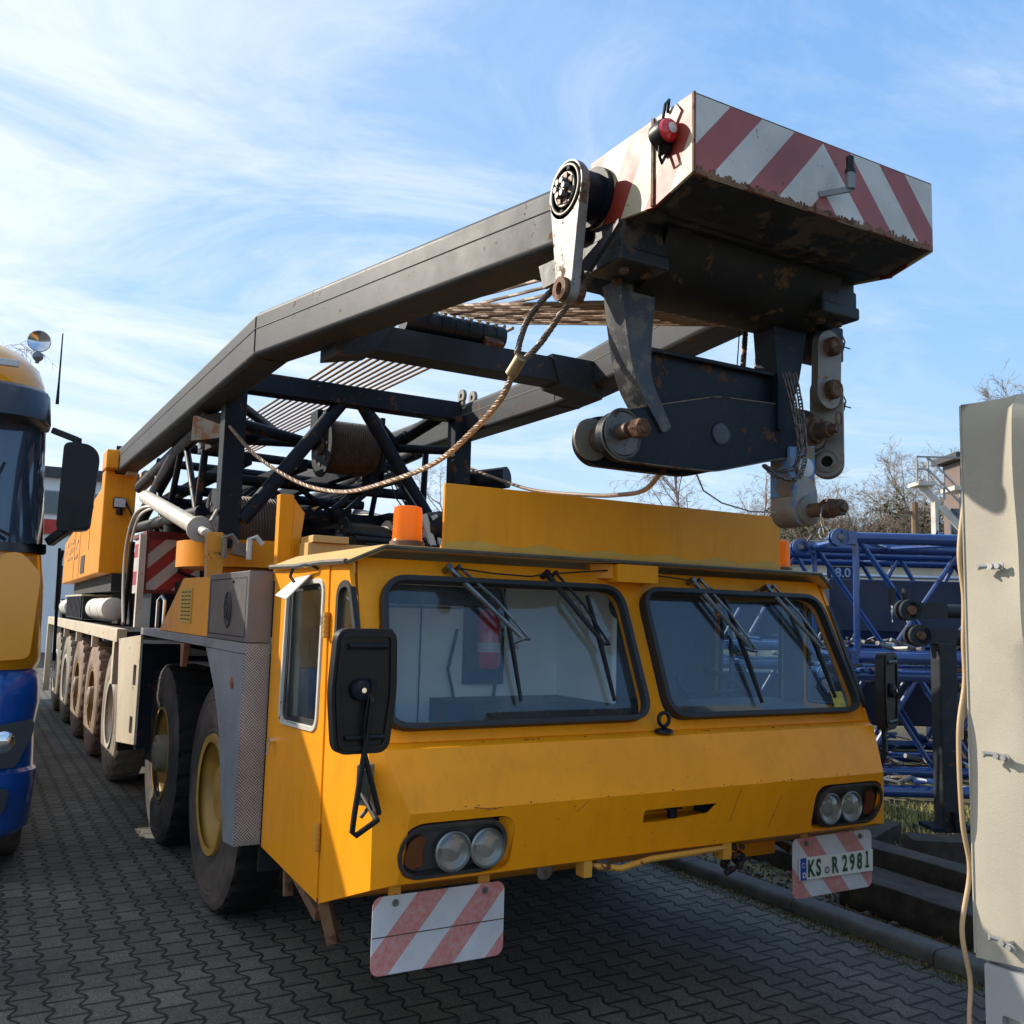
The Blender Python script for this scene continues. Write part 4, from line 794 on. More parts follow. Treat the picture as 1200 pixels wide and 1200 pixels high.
# ---- mirror
def mirror(s_, c, rotz, nm='wing_mirror', sc=1.):
    c = Vector(c); U = Vector((math.cos(rotz), math.sin(rotz), 0)); V_ = Vector((0, 0, 1)); n_ = U.cross(V_)
    q = MB(); o1 = rpoly([(a_*sc, b_*sc) for a_, b_ in [(-.098, -.195), (.088, -.195), (.110, .0), (.103, .205), (-.105, .205), (-.118, 0)]], .045, 5)
    q.plate(c, U, V_, o1, th=-.045); mo = q.build(nm, BLK, CR, bevel=.014, seg=3)
    q = MB(); q.plate(c+n_*.0015, U, V_, inset(o1, .012), [inset(o1, .028)], th=.006); q.tube([c+U*-.07+V_*.155+n_*.004, c+U*.07+V_*.155+n_*.004], .012, 6); q.tube([c+U*-.07-V_*.15+n_*.004, c+U*.07-V_*.15+n_*.004], .010, 6); q.build('housing_rim', BLK, mo, bevel=.003)
    q = MB(); q.plate(c-n_*.046, U, V_, inset(o1, .018), th=-.002); q.build('mirror_glass', CHR, mo)
    a = c+n_*.012; q = MB(); q.lathe([(0, .038), (.012, .034), (.02, .018)], a+U*-.022+V_*.01, n_, 16); q.cyl(a+U*.018+V_*.045+n_*.01, a+U*.014-V_*.03+n_*.01, .013, 8)
    q.cyl(a+U*-.022+V_*.01, a+U*-.022+V_*.01+n_*.024, .010, 8); q.build('clamp', DKB, mo)
    q = MB(); q.cyl(a+U*-.022+V_*.01+n_*.02, a+U*-.022+V_*.01+n_*.026, .009, 8); q.build('bolt', CHR, mo)
    return a, U, V_, n_, mo
a, U, V_, n_, mo = mirror(-1, (-1.556, -.335, 1.528), .03, sc=1.05)
q = MB(); p0 = a+U*.016+V_*.03+n_*.01; q.tube([p0, a+U*.006-V_*.12+n_*.008, a+U*-.002-V_*.20, a+U*-.028-V_*.40, a+U*-.033-V_*.455, a+U*-.020-V_*.468, a+U*.055-V_*.425, Vector((-1.462, -.10, 1.145))], .0105, 8)
q.tube([a+U*-.002-V_*.20, a+U*.03-V_*.30, a+U*.06-V_*.40, Vector((-1.455, -.10, 1.135))], .010, 8); q.tube([a+U*.0-V_*.0+n_*.014, a+U*-.012-V_*.1+n_*.014, a+U*-.004-V_*.2], .0035, 5)
q.tube([a+U*.028-V_*.30, a+U*.022-V_*.36, a+U*.035-V_*.39], .004, 5); q.build('mirror_arm', BLK, CR)
q = MB(); q.hexa([(-1.475, -.065, 1.10), (-1.44, -.105, 1.10), (-1.405, -.07, 1.10), (-1.41, -.03, 1.10), (-1.475, -.065, 1.245), (-1.44, -.105, 1.245), (-1.405, -.07, 1.245), (-1.41, -.03, 1.245)])
q.build('mirror_mount', mat('grey_green_bracket', (.16, .17, .15), .5, .3, dirt=.4), CR, bevel=.004)
q = MB(); q.cyl((-1.455, -.092, 1.125), (-1.455, -.092, 1.23), .022, 14); q.tube([(-1.45, -.09, 1.12), (-1.43, -.085, 1.09), (-1.46, -.09, 1.06)], .008, 6); q.build('mount_spring', mat('dark_green_metal', (.03, .04, .038), .35, .4, dirt=.3), CR)
a, U, V_, n_, mo = mirror(1, (1.475, -.06, 1.455), .36)
q = MB(); q.tube([a+V_*.0-n_*.05, a-n_*.07, a-V_*.25-n_*.05, Vector((1.42, -.06, 1.15)), Vector((1.40, -.04, 1.08))], .014, 8); q.build('mirror_arm', BLK, CR)

# ---- wipers
WIP = [((-.963, .275, 2.002), (-.655, .15, 1.698), (-.714, .24, 1.915), (-.708, .048, 1.45)), ((-.463, .274, 1.999), (-.234, .143, 1.68), (-.26, .235, 1.904), (-.226, .044, 1.44)),
       ((.409, .276, 2.004), (.67, .132, 1.653), (.59, .243, 1.924), (.658, .033, 1.413)), ((.916, .27, 1.989), (1.166, .14, 1.672), (1.117, .222, 1.873), (1.182, .039, 1.427))]
for k, (p, e, b0, b1) in enumerate(WIP):
    p, e, b0, b1 = map(Vector, (p, e, b0, b1)); b1 = b1+FO*-.012; mm = b0.lerp(b1, .5); e = e+FO*.01
    q = MB(); q.cyl(p-FO*.05, p+FO*.015, .014, 10); q.cyl(p+Vector((.05, .0, .005))-FO*.05, p+Vector((.05, 0, .005))+FO*.01, .009, 8)
    q.tube([p, p.lerp(e, .45), e], [.014, .012, .010], 8); q.tube([p+Vector((.05, 0, .005)), p.lerp(e, .5)+Vector((.045, 0, .02)), e+Vector((.03, 0, .0))], .007, 6); q.tube([e, e+Vector((.03, 0, 0))], .008, 6)
    q.tube([e, mm+FO*.012], .008, 6)
    w = q.build('wiper', mat('scratched_wiper_metal', (.22, .22, .21), .28, .9, var=.4, vs=12) if k != 1 else BLK, body)
    q = MB(); q.tube([b0, b0.lerp(b1, .3)+FO*.008, mm+FO*.012, b0.lerp(b1, .7)+FO*.008, b1], .008, 5); q.beam(b0-FO*.006, b1-FO*.004, .008, .012, FO); q.build('wiper_blade', BLK, w)
q = MB(); q.tube([(-.93, .262, 2.0), (-.75, .262, 1.985), (-.55, .27, 1.98), (-.463, .27, 1.995), (-.1, .27, 2.03), (.1, .26, 2.02), (.409, .27, 2.0)], .004, 5); q.tube([(.44, .262, 2.0), (.6, .262, 1.93), (.75, .255, 1.94), (.90, .268, 1.985)], .004, 5); q.build('washer_hose', BLK, body)
# ---- beacons
def beacon(x, y, z):
    q = MB(); q.lathe([(0, .078), (.02, .076), (.026, .066)], (x, y, z), (0, 0, 1), 28); b_ = q.build('beacon', mat('beacon_base', (.12, .05, .02), .6), CR)
    pr = [(.022, .070)]+[(.03+i*.0075, .0665-(i % 2)*.0022-i*.00022) for i in range(18)]+[(.170, .060), (.176, .045), (.178, .01)]
    q = MB(); q.lathe(pr, (x, y, z), (0, 0, 1), 36); q.build('lens', ORANGE, b_)
beacon(-1.125, .36, 2.086); beacon(1.135, .40, 2.083)

# ---- fender, tool box, checker plate
CHK = bpy.data.materials.new('checker_plate'); CHK.use_nodes = True; t_ = CHK.node_tree; b_ = t_.nodes['Principled BSDF']
def mk_checker(t, b):
    g = N(t, 'ShaderNodeTexCoord').outputs['Object']; s = N(t, 'ShaderNodeSeparateXYZ'); t.links.new(g, s.inputs[0])
    u = MA(t, 'ADD', s.outputs[0], MA(t, 'MULTIPLY', s.outputs[1], 1.)); w = s.outputs[2]
    a = MA(t, 'MULTIPLY', MA(t, 'ADD', u, w), 17.); c = MA(t, 'MULTIPLY', MA(t, 'SUBTRACT', u, w), 17.)
    def par(x): f = MA(t, 'FLOOR', x); return MA(t, 'SUBTRACT', f, MA(t, 'MULTIPLY', MA(t, 'FLOOR', MA(t, 'MULTIPLY', f, .5)), 2))
    pr = MA(t, 'ABSOLUTE', MA(t, 'SUBTRACT', par(a), par(c)))
    def bars(x, y): 
        f = MA(t, 'FRACT', MA(t, 'MULTIPLY', x, 4)); k = MA(t, 'GREATER_THAN', MA(t, 'ABSOLUTE', MA(t, 'SUBTRACT', f, .5)), .26); return MA(t, 'SUBTRACT', 1, k)
    hgt = MA(t, 'ADD', MA(t, 'MULTIPLY', pr, bars(a, c)), MA(t, 'MULTIPLY', MA(t, 'SUBTRACT', 1, pr), bars(c, a)))
    n = N(t, 'ShaderNodeTexNoise', inp={'Scale': 3, 'Detail': 8, 'Roughness': .7}); t.links.new(g, n.inputs['Vector'])
    base = MIX(t, RAMP(t, n.outputs[0], [(.35, 0.), (.7, .7)]), (.62, .64, .67), (.30, .30, .29))
    t.links.new(MIX(t, hgt, MIX(t, 1., base, (.22, .22, .23), 'MULTIPLY'), base), b.inputs['Base Color'])
    b.inputs['Metallic'].default_value = .5; b.inputs['Roughness'].default_value = .45
    bn = N(t, 'ShaderNodeBump', inp={'Strength': 1., 'Distance': .006}); t.links.new(hgt, bn.inputs['Height']); t.links.new(bn.outputs[0], b.inputs['Normal'])
mk_checker(t_, b_)
for s_ in (-1, 1):
    sx = lambda x: s_*x
    lo, hi = sorted((sx(1.405), sx(1.53)))
    q = MB(); q.box(lo, hi, 1.40, 2.31, 1.632, 1.995); tb = q.build('tool_box', ALU, CR, bevel=.003)
    q = MB(); q.plate((sx(1.5315), 0, 0), (0, 1, 0), (0, 0, 1), rr(1.44, 2.27, 1.655, 1.965, .01, 3), [rr(1.446, 2.264, 1.661, 1.959, .01, 3)], th=-.002*s_); q.build('door_gap', DEEP, tb)
    if s_ < 0:
        q = MB(); cc = (-1.534, 1.82, 1.795); q.tube([(cc[0], cc[1]+.075*math.cos(a*PI/18), cc[2]+.095*math.sin(a*PI/18)) for a in range(36)], .004, 5, closed=True)
        uu = Vector((0, -1, 0)); vv = Vector((0, 0, 1)); o_ = Vector(cc)
        def L2(p): return [o_+uu*x+vv*z for x, z in p]
        q.tube(L2([(-.035, .02), (-.03, .05), (.0, .055), (.01, .03), (-.005, 0), (-.02, -.03), (-.03, -.055), (.03, -.055)]), .0055, 5); q.tube(L2([(.02, .06), (.035, .03), (.03, -.03), (.02, -.055)]), .0055, 5); q.tube(L2([(-.065, 0), (-.045, 0)]), .005, 5); q.tube(L2([(.045, 0), (.065, 0)]), .005, 5); q.tube(L2([(-.02, .075), (-.02, .055)]), .004, 5)
        q.build('emblem', mat('dark_emblem', (.06, .06, .06), .5), tb)
        q = MB(); q.cyl((-1.53, 1.72, 1.945), (-1.538, 1.72, 1.945), .008, 8); q.build('lock', DK, tb)
    q = MB(); q.plate((sx(1.50), 0, 0), (0, 1, 0), (0, 0, 1), [(2.315, 1.632), (3.96, 1.632), (3.16, 1.995), (2.315, 1.985)], th=.02*s_); q.hexa([(sx(1.2), 2.32, 1.632), (sx(1.499), 2.32, 1.632), (sx(1.499), 3.95, 1.632), (sx(1.2), 3.95, 1.632), (sx(1.2), 2.32, 1.98), (sx(1.499), 2.32, 1.98), (sx(1.499), 3.15, 1.98), (sx(1.2), 3.15, 1.98)]); gp = q.build('fender_box', YELW if False else YEL, CR, bevel=.003)
    if s_ < 0:
        q = MB(); q.plate((-1.525, 0, 0), (0, 1, 0), (0, 0, 1), rr(2.83, 3.18, 1.70, 1.925, .01, 3), th=.003); pl_ = q.build('data_plaque', mat('brass_plaque', (.62, .38, .05), .45, var=.1), gp)
        q = MB()
        for i in range(8):
            for j in range(3): q.box(-1.5275, -1.5255, 2.86+.105*j+.01*random.random(), 2.94+.105*j, 1.722+.025*i, 1.730+.025*i)
        q.build('plaque_text', mat('dark_plaque_ink', (.10, .05, .01), .6), pl_)
    lo, hi = sorted((sx(1.10), sx(1.53)))
    q = MB(); q.box(lo, hi, 1.40, 4.75, 1.575, 1.628); fd = q.build('fender', CHK, CR, bevel=.002)
    q = MB(); o_ = [(1.40, .64), (1.62, .62), (1.72, .85), (1.84, 1.15), (2.0, 1.35), (2.28, 1.572), (1.40, 1.572)]
    q.plate((sx(1.53), 0, 0), (0, 1, 0), (0, 0, 1), o_, th=.006*s_ if s_ < 0 else -.006); 
    lo, hi = sorted((sx(1.405), sx(1.529))); q.box(lo, hi, 1.398, 1.404, .64, 1.627)
    q.build('checker_panel', CHK, fd)
    q = MB(); q.box(sorted((sx(.9), sx(1.40)))[0], sorted((sx(.9), sx(1.40)))[1], 1.42, 1.44, .5, 1.56); q.build('mud_flap', DEEP, fd)
    q = MB(); q.lathe([(0, .035), (.012, .03), (.02, .0)][:2]+[(.018, .01)], (sx(1.53), 1.60, 1.42), (s_, 0, 0), 18); q.build('side_marker', mat('brown_amber', (.25, .08, .03), .35), fd)
    q = MB(); q.hexa([(sx(1.50), 2.98, 1.42), (sx(1.53), 2.98, 1.42), (sx(1.53), 3.04, 1.42), (sx(1.50), 3.04, 1.42), (sx(1.49), 2.95, 1.57), (sx(1.53), 2.95, 1.57), (sx(1.53), 3.07, 1.57), (sx(1.49), 3.07, 1.57)]); q.build('side_marker', mat('brown_amber', (.25, .08, .03), .35), fd)

# ---- wheels
def wheel(s_, y, tm, kind):
    x = s_*1.40; c = (x, y, .68); ax = (-s_, 0, 0); NS = 150
    sw = [(.04, .33), (.02, .355), (.008, .38), (.012, .39), (.002, .41), (-.004, .45), (-.004, .49), (.0, .505), (-.004, .515), (.0, .53), (-.003, .54), (.002, .556), (-.002, .566), (.004, .582), (.001, .592), (.008, .610), (.006, .618), (.016, .640), (.026, .655)]
    tr = [(.026, .655), (.036, .672), (.09, .680), (.16, .682), (.23, .680), (.285, .670), (.30, .64)]
    bk = [(.30, .64), (.315, .5), (.30, .36)]
    def md(j, k):
        if j in (0, 1, 2): return (-.026 if (k % 6) in (0, 1) else .002)*(.4 if j == 0 else 1)
        if j in (4, 5): return -.028 if ((k+3) % 6) in (0, 1) else .002
        if j == 3: return -.018 if (k % 6 == 0) else 0
        return 0
    q = MB(); q.lathe(sw, c, ax, NS, None, cap=(0, 0)); q.lathe(bk, c, ax, 60, None, cap=(0, 0)); q.mi = 1; q.lathe(tr, c, ax, NS, md, cap=(0, 0)); q.mi = 0
    # sidewall ribs
    pass
    if kind == 'drive':
        h = MB().lathe([(-.025, .04), (-.025, .125), (-.015, .135), (.16, .155), (.26, .15), (.28, .03)], (x, y, .68), ax, 36); h.lathe([(-.034, .06), (-.030, .08), (-.025, .085)], (x, y, .68), ax, 24)
        hub = h.build('wheel', HUBB, CR)
        q2 = MB(); q2.lathe([(.0, .33), (.0, .350), (.03, .352), (.05, .32), (.16, .30), (.24, .25), (.25, .05)], (x+s_*-.01, y, .68), ax, 60, cap=(0, 1)); rim = q2.build('rim', HUBY, hub)
    else:
        h = MB().lathe([(.055, .04), (.055, .155), (.065, .165), (.26, .17), (.28, .03)], (x, y, .68), ax, 36)
        for k in range(10): h.cyl((x-s_*.215, y+.20*math.cos(k*PI/5), .68+.20*math.sin(k*PI/5)), (x-s_*.245, y+.20*math.cos(k*PI/5), .68+.20*math.sin(k*PI/5)), .016, 8)
        hub = h.build('wheel', HUBY if kind == 'front' else HUBB, CR)
        q2 = MB(); q2.lathe([(.0, .31), (-.005, .352), (.015, .36), (.03, .335), (.06, .31), (.18, .295), (.235, .25), (.24, .1)], (x-s_*.0, y, .68), ax, 60, cap=(0, 1)); rim = q2.build('rim', HUBY if kind == 'front' else WHT if tm is TYR else HUBB, hub)
    q3 = MB()
    for k in range(10): q3.cyl((x-s_*.0-s_*.012+(-s_)*.11, y+.262*math.cos(k*PI/5+.2), .68+.262*math.sin(k*PI/5+.2)), (x+(-s_)*.20, y+.262*math.cos(k*PI/5+.2), .68+.262*math.sin(k*PI/5+.2)), .015, 6)
    q3.build('wheel_nuts', BOLT, hub)
    tyre = q.build('tyre', [tm, TREAD], hub, recalc=False) if False else q.build('tyre', [tm, TREAD if tm is TYF else tm], hub)
    return hub
WY = [2.566, 4.367, 7.36, 9.18, 10.98, 12.80, 14.62]
first = {}
for i, y in enumerate(WY):
    tm = TYF if i < 2 else (TYR if i in (2, 5, 6) else TYP); kd = 'front' if i == 0 else 'drive' if i in (1, 3, 4) else 'plain'
    for s_ in (-1, 1): wheel(s_, y, tm, kd)
q = MB()
for y in WY: q.cyl((-1.2, y, .66), (1.2, y, .66), .10, 12); q.lathe([(-.25, .1), (-.1, .25), (.1, .25), (.25, .1)], (0, y, .66), (1, 0, 0), 20)
q.build('axle', DEEP, CR)
# ---- carrier frame
q = MB(); q.box(-.55, .55, .6, 15.6, .85, 1.35); q.box(-1.15, 1.15, 4.9, 6.9, .55, 1.3); q.box(-1.0, 1.0, 1.45, 4.6, 1.35, 1.56); q.build('chassis', DKB, CR)
for s_ in (-1, 1):
    lo, hi = sorted((s_*1.44, s_*1.53))
    q = MB(); q.plate((s_*1.53, 0, 0), (0, 1, 0), (0, 0, 1), [(4.72, .70), (5.72, .60), (5.98, 1.50), (4.72, 1.57)], [rr(4.84, 5.0, 1.15, 1.32, .01, 2), rr(4.86, 5.02, .76, .90, .01, 2)], th=.02*(1 if s_ < 0 else -1)); lk_ = q.build('locker', CREAM, CR, bevel=.003); q = MB(); q.box(min(s_*1.15, s_*1.505), max(s_*1.15, s_*1.505), 4.76, 5.7, .66, 1.50); q.build('locker_body', DKB, lk_)
    q = MB(); q.box(lo, hi, 6.15, 15.2, 1.46, 1.585); q.box(lo, hi, 6.28, 6.40, 1.06, 1.46); q.box(lo, hi, 15.06, 15.2, .3, 1.46)
    for y in (8.27, 10.08, 11.9, 13.7): q.box(s_*1.485-.035, s_*1.485+.035, y-.04, y+.04, 1.33, 1.46)
    q.build('side_rail', CREAM, CR, bevel=.006)
    q = MB(); q.box(min(s_*.5, s_*1.44), max(s_*.5, s_*1.44), 6.2, 15.2, 1.50, 1.56); q.build('deck_plate', DKB, CR)
    q = MB(); q.beam((s_*1.40, 6.35, 1.46), (s_*1.38, 6.25, .45), .10, .14); q.build('hanging_flap', BLK, CR)
# outrigger columns with hoops, cylinder tanks, battery boxes behind
for k in (-1.30, -1.22):
    q = MB(); q.tube(spl([(k, 7.5+(k+1.3)*3, 1.6), (k, 7.72+(k+1.3)*3, 2.0), (k, 7.75+(k+1.3)*3, 2.40), (k, 7.45+(k+1.3)*3, 2.70), (k, 6.9+(k+1.3)*3, 2.80), (k+.08, 6.45, 2.79), (k+.25, 6.1, 2.68)]), .015, 8); q.build('grab_rail', WHT, CR)
q = MB(); q.tube([(-1.26, 7.55, 2.5), (-1.26, 7.8, 1.6)], .03, 8); q.tube([(-1.1, 7.3, 2.6), (-1.1, 7.5, 1.6)], .03, 8); q.build('hydraulic_hose', BLK, CR)
for y0_, y1_ in ((9.0, 10.9), (14.2, 15.9)):
    q = MB(); q.lathe([(0, .1), (.03, .14), (y1_-y0_-.03, .14), (y1_-y0_, .1)], (-1.22, y0_, 1.76), (0, 1, 0), 28)
    for f in (.25, .7): q.lathe([(0, .145), (.05, .145)], (-1.22, y0_+(y1_-y0_)*f, 1.76), (0, 1, 0), 28)
    q.build('air_tank', WHT, CR)
q = MB(); q.box(-1.35, -.9, 11.35, 13.9, 1.6, 1.93); 
for i in range(12): q.box(-1.37, -1.35, 11.45+.2*i, 11.52+.2*i, 1.62, 1.91)
q.build('battery_box', DK, CR); q = MB(); q.box(-1.38, -.88, 11.3, 13.95, 1.93, 1.955); q.build('box_lid', CREAM, CR)
# striped cabinet (outrigger beam end) on the carrier
M = stripes('cabinet_stripes', (.62, .60, .56), (.40, .02, .03), 0, -1.05, .30, .1, dirt=.3, rust=.1)
q = MB(); q.box(-1.28, -.50, 6.35, 7.2, 1.93, 2.50); cab_ = q.build('striped_cabinet', M, CR, bevel=.01)
q = MB(); q.box(-1.30, -.46, 6.33, 7.25, 2.50, 2.54); q.box(-1.31, -1.275, 6.33, 6.36, 1.92, 2.5); q.box(-1.27, -.5, 6.34, 6.352, 1.93, 1.965); q.box(-1.27, -.5, 6.34, 6.352, 2.465, 2.50); q.build('cabinet_frame', mat('dark_red_paint', (.14, .01, .012), .5), cab_)
q = MB(); q.box(-1.36, -1.30, 6.3, 6.38, 1.6, 2.5); q.build('cabinet_edge', WHT, cab_)
q = MB(); q.cyl((-.98, 6.5, 2.54), (-.98, 6.5, 2.62), .14, 18); q.build('turret_base', DKB, cab_)
q = MB(); q.lathe([(0, .05), (.02, .1), (.08, .115), (.14, .09), (.17, .03)], (-.98, 6.5, 2.62), (0, 0, 1), 20); q.build('dome_lamp', CHR, cab_)
q = MB(); q.cyl((-.95, 6.2, 2.36), (-.80, 6.2, 2.36), .07, 14); q.tube([(-.8, 6.2, 2.34), (-.6, 6.15, 2.33), (-.3, 6.1, 2.36)], .03, 8); q.tube([(-.95, 6.22, 2.3), (-1.0, 6.2, 2.15), (-.88, 6.2, 2.1), (-.72, 6.2, 2.05), (-.70, 6.2, 1.6)], .022, 8); q.tube([(-.78, 6.21, 2.25), (-.74, 6.2, 1.62)], .028, 8); q.build('hydraulic_fitting', DKB, CR)
q = MB(); q.box(-1.22, -.45, 6.32, 7.0, 1.58, 1.93); q.build('outrigger_box', DKB, CR)
q = MB(); q.tube([(-1.22, 5.9, 1.6), (-1.22, 5.9, 1.86), (-1.2, 5.84, 1.90), (-1.18, 5.8, 1.86), (-1.18, 5.8, 1.6)], .018, 8); q.build('lashing_bow', CHR, CR)

# ---- superstructure (yellow): front plate, side with lettering, winch frame
q = MB(); q.box(-1.40, -1.02, 9.3, 9.6, 2.2, 3.50); q.box(-1.42, -1.24, 9.1, 9.5, 3.5, 3.74); q.hexa([(-1.40, 9.6, 2.2), (-1.05, 9.6, 2.2), (-1.05, 14.5, 2.15), (-1.40, 14.5, 2.15), (-1.40, 9.6, 3.3), (-1.05, 9.6, 3.3), (-1.05, 14.5, 2.85), (-1.40, 14.5, 2.85)])
q.box(1.02, 1.40, 9.3, 14.5, 2.2, 3.3); q.box(-1.02, 1.02, 9.6, 14.5, 2.2, 2.5); sup = q.build('superstructure', YEL, CR, bevel=.02)
q = MB(); q.box(-1.408, -1.402, 11.0, 11.5, 2.25, 2.5); q.build('vent_opening', DEEP, sup)
q = MB(); rnd = random.Random(2)
for i in range(3):
    P = []; yy = 14.0
    while yy > 12.0: P.append((-1.406, yy, 2.78-.13*i+rnd.uniform(-.05, .05))); yy -= .09
    q.tube(P, .004, 4)
q.build('side_lettering', mat('faded_blue_writing', (.34, .25, .14), .6), sup)
q = MB(); q.box(-1.405, -1.402, 12.6, 12.62, 2.2, 3.0); q.box(-1.405, -1.402, 11.8, 11.82, 2.2, 3.1); q.box(-1.405, -1.402, 10.6, 10.62, 2.55, 3.2); q.build('panel_gap', BOLT, sup)
q = MB(); q.box(-1.29, -1.14, 9.22, 9.30, 3.02, 3.16); wl = q.build('work_lamp', BLK, sup, bevel=.02)
q = MB(); q.box(-1.28, -1.15, 9.205, 9.222, 3.035, 3.145); q.build('lens', mat('led_lens', (.6, .6, .62), .25, var=.4, vs=80), wl)
q = MB(); q.tube([(-1.21, 9.22, 3.03), (-1.21, 9.24, 2.94)], .04, 8); q.tube([(-1.14, 9.25, 3.1), (-1.06, 9.25, 2.95), (-1.04, 9.27, 2.6)], .012, 6); q.build('lamp_bracket', BLK, wl)
q = MB(); q.box(-1.17, -1.05, 9.0, 9.3, 3.44, 3.52); q.hexa([(-.98, 9.0, 3.3), (-.9, 9.0, 3.42), (-.9, 9.4, 3.42), (-.98, 9.4, 3.3), (-.98, 9.0, 3.5), (-.7, 9.0, 3.5), (-.7, 9.4, 3.5), (-.98, 9.4, 3.5)]); q.build('boom_rest', CREAM, sup)
q = MB(); q.tube([(-1.38, 15.5, 1.6), (-1.38, 15.5, 2.6), (-1.38, 15.2, 2.75)], .03, 8); q.box(-1.42, -1.34, 15.4, 15.6, 1.7, 2.5); q.box(-1.3, 1.3, 15.3, 15.9, 1.2, 1.9); q.build('rear_frame', DKB, CR)
q = MB(); q.cyl((0, 11, 1.55), (0, 11, 2.2), 1.0, 40); q.box(-1.25, 1.25, 9.2, 14, 1.98, 2.2); q.build('slew_ring', DEEP, CR)
# front part of superstructure above the carrier: yellow rings, brackets
q = MB(); q.lathe([(0, .60), (.0, .66), (.22, .66), (.22, .60)], (-.60, 4.9, 2.14), (0, 0, 1), 48); q.lathe([(0, .42), (.2, .42)], (-.60, 4.9, 1.95), (0, 0, 1), 30); q.build('turntable_ring', YEL, CR)
q = MB(); q.beam((-1.14, 4.0, 1.92), (-1.16, 4.0, 2.38), .09, .12); q.beam((-1.14, 4.0, 2.0), (-.8, 4.1, 1.97), .10, .12); q.build('pivot_bracket', YELW, CR, bevel=.006)
q = MB(); q.box(-.90, -.80, 3.15, 3.24, 2.0, 2.62); q.hexa([(-.80, 3.15, 2.05), (-.765, 3.15, 2.05), (-.765, 3.24, 2.05), (-.80, 3.24, 2.05), (-.80, 3.15, 2.60), (-.70, 3.20, 2.50), (-.70, 3.29, 2.50), (-.80, 3.24, 2.60)]); q.build('stop_post', YEL, CR, bevel=.006)
q = MB(); q.box(-.76, .9, 2.9, 3.1, 2.05, 2.27); q.box(-.74, -.48, 2.86, 3.14, 2.27, 2.32); q.build('cross_member', YELP, CR, bevel=.006)
q = MB(); q.box(-1.0, 1.0, 3.2, 9, 1.6, 2.05); q.build('centre_deck', DEEP, CR)
# ---- boom: two outer box arms
K = .16
def arm(s_):
    q = MB(); a = Vector((s_*1.16, 9.3, 3.62)); b = Vector((s_*1.16, 2.60, 3.572)); c = Vector((s_*.58, -.30, 3.48))
    # mitred box section
    def ring(p, lat, w=.24, h=.30): return [p-lat*w/2+Vector((0, 0, -h/2)), p+lat*w/2+Vector((0, 0, -h/2)), p+lat*w/2+Vector((0, 0, h/2)), p-lat*w/2+Vector((0, 0, h/2))]
    d1 = (b-a).normalized(); d2 = (c-b).normalized(); l1 = Vector((0, 0, 1)).cross(d1).normalized(); l2 = Vector((0, 0, 1)).cross(d2).normalized(); lm = (l1+l2).normalized(); lm = lm/lm.dot(l1)
    R = [ring(a, l1), ring(b, lm), ring(c, l2, .24, .275)]; V = [v for r_ in R for v in r_]
    q.faces(V, [(3, 2, 1, 0), (8, 9, 10, 11)]+[(4*i+k, 4*i+(k+1) % 4, 4*i+4+(k+1) % 4, 4*i+4+k) for i in range(2) for k in range(4)])
    ar = q.build('boom_arm', DK, CR, bevel=.035, seg=4)
    q = MB()
    # weld seam lines on both faces and a knee joint
    for sd in (-1, 1):
        P = [p+l*(.1215*sd)+Vector((0, 0, .035)) for p, l in ((a, l1), (b, lm), (c, l2))]; q.tube(P, .0035, 4)
    q.build('weld_seam', mat('pale_weld_line', (.30, .29, .27), .6), ar)
    q = MB(); P = ring(b, lm, .243, .303); P = [p_ for i_ in range(4) for p_ in (P[i_].lerp(P[i_-1], .13), P[i_].lerp(P[(i_+1) % 4], .13))]; q.tube(P, .004, 4, closed=True); q.build('knee_weld', BLK, ar)
    q = MB(); q.plate((a.x-.13, 9.31, 3.46), (1, 0, 0), (0, 0, 1), [(0, 0), (.26, 0), (.26, .36), (0, .36)], th=.02); q.build('end_plate', BLK, ar)
    q = MB(); q.cyl(b+Vector((0, .3, .15)), b+Vector((0, .3, .18)), .03, 8); q.tube([a+Vector((0, -2.6, .15)), a+Vector((0, -2.6, .2)), a+Vector((0, -2.7, .2)), a+Vector((0, -2.7, .15))], .008, 5); q.build('lifting_lug', DK, ar)
    return ar
arm(-1); arm(1)
q = MB(); q.beam((-1.02, 2.0, 3.48), (1.0, 2.0, 3.48), .20, .17); q.build('boom_cross_beam', DK, CR, bevel=.008)
q = MB(); q.hexa([(.62, 1.88, 3.38), (.97, 1.88, 3.32), (.99, 2.12, 3.32), (.62, 2.12, 3.38), (.55, 1.88, 3.58), (.97, 1.88, 3.58), (.99, 2.12, 3.58), (.55, 2.12, 3.58)]); q.build('gusset', DK, CR)
q = MB(); q.hexa([(-.97, 1.88, 3.32), (-.72, 1.88, 3.38), (-.72, 2.12, 3.38), (-.99, 2.12, 3.32), (-.97, 1.88, 3.6), (-.6, 1.88, 3.58), (-.6, 2.12, 3.58), (-.99, 2.12, 3.6)]); q.build('gusset', DK, CR)
q = MB(); q.cyl((-.50, 2.0, 3.655), (.22, 2.0, 3.655), .078, 24); 
for i in range(7): q.lathe([(0, .083), (.012, .083)], (-.46+i*.1, 2.0, 3.655), (1, 0, 0), 24)
q.build('rope_roller', RUST if False else WORN, CR)
q = MB(); q.cyl((.05, 1.93, 3.58), (.18, 1.93, 3.58), .05, 4); q.build('roller_bracket', RUST, CR)
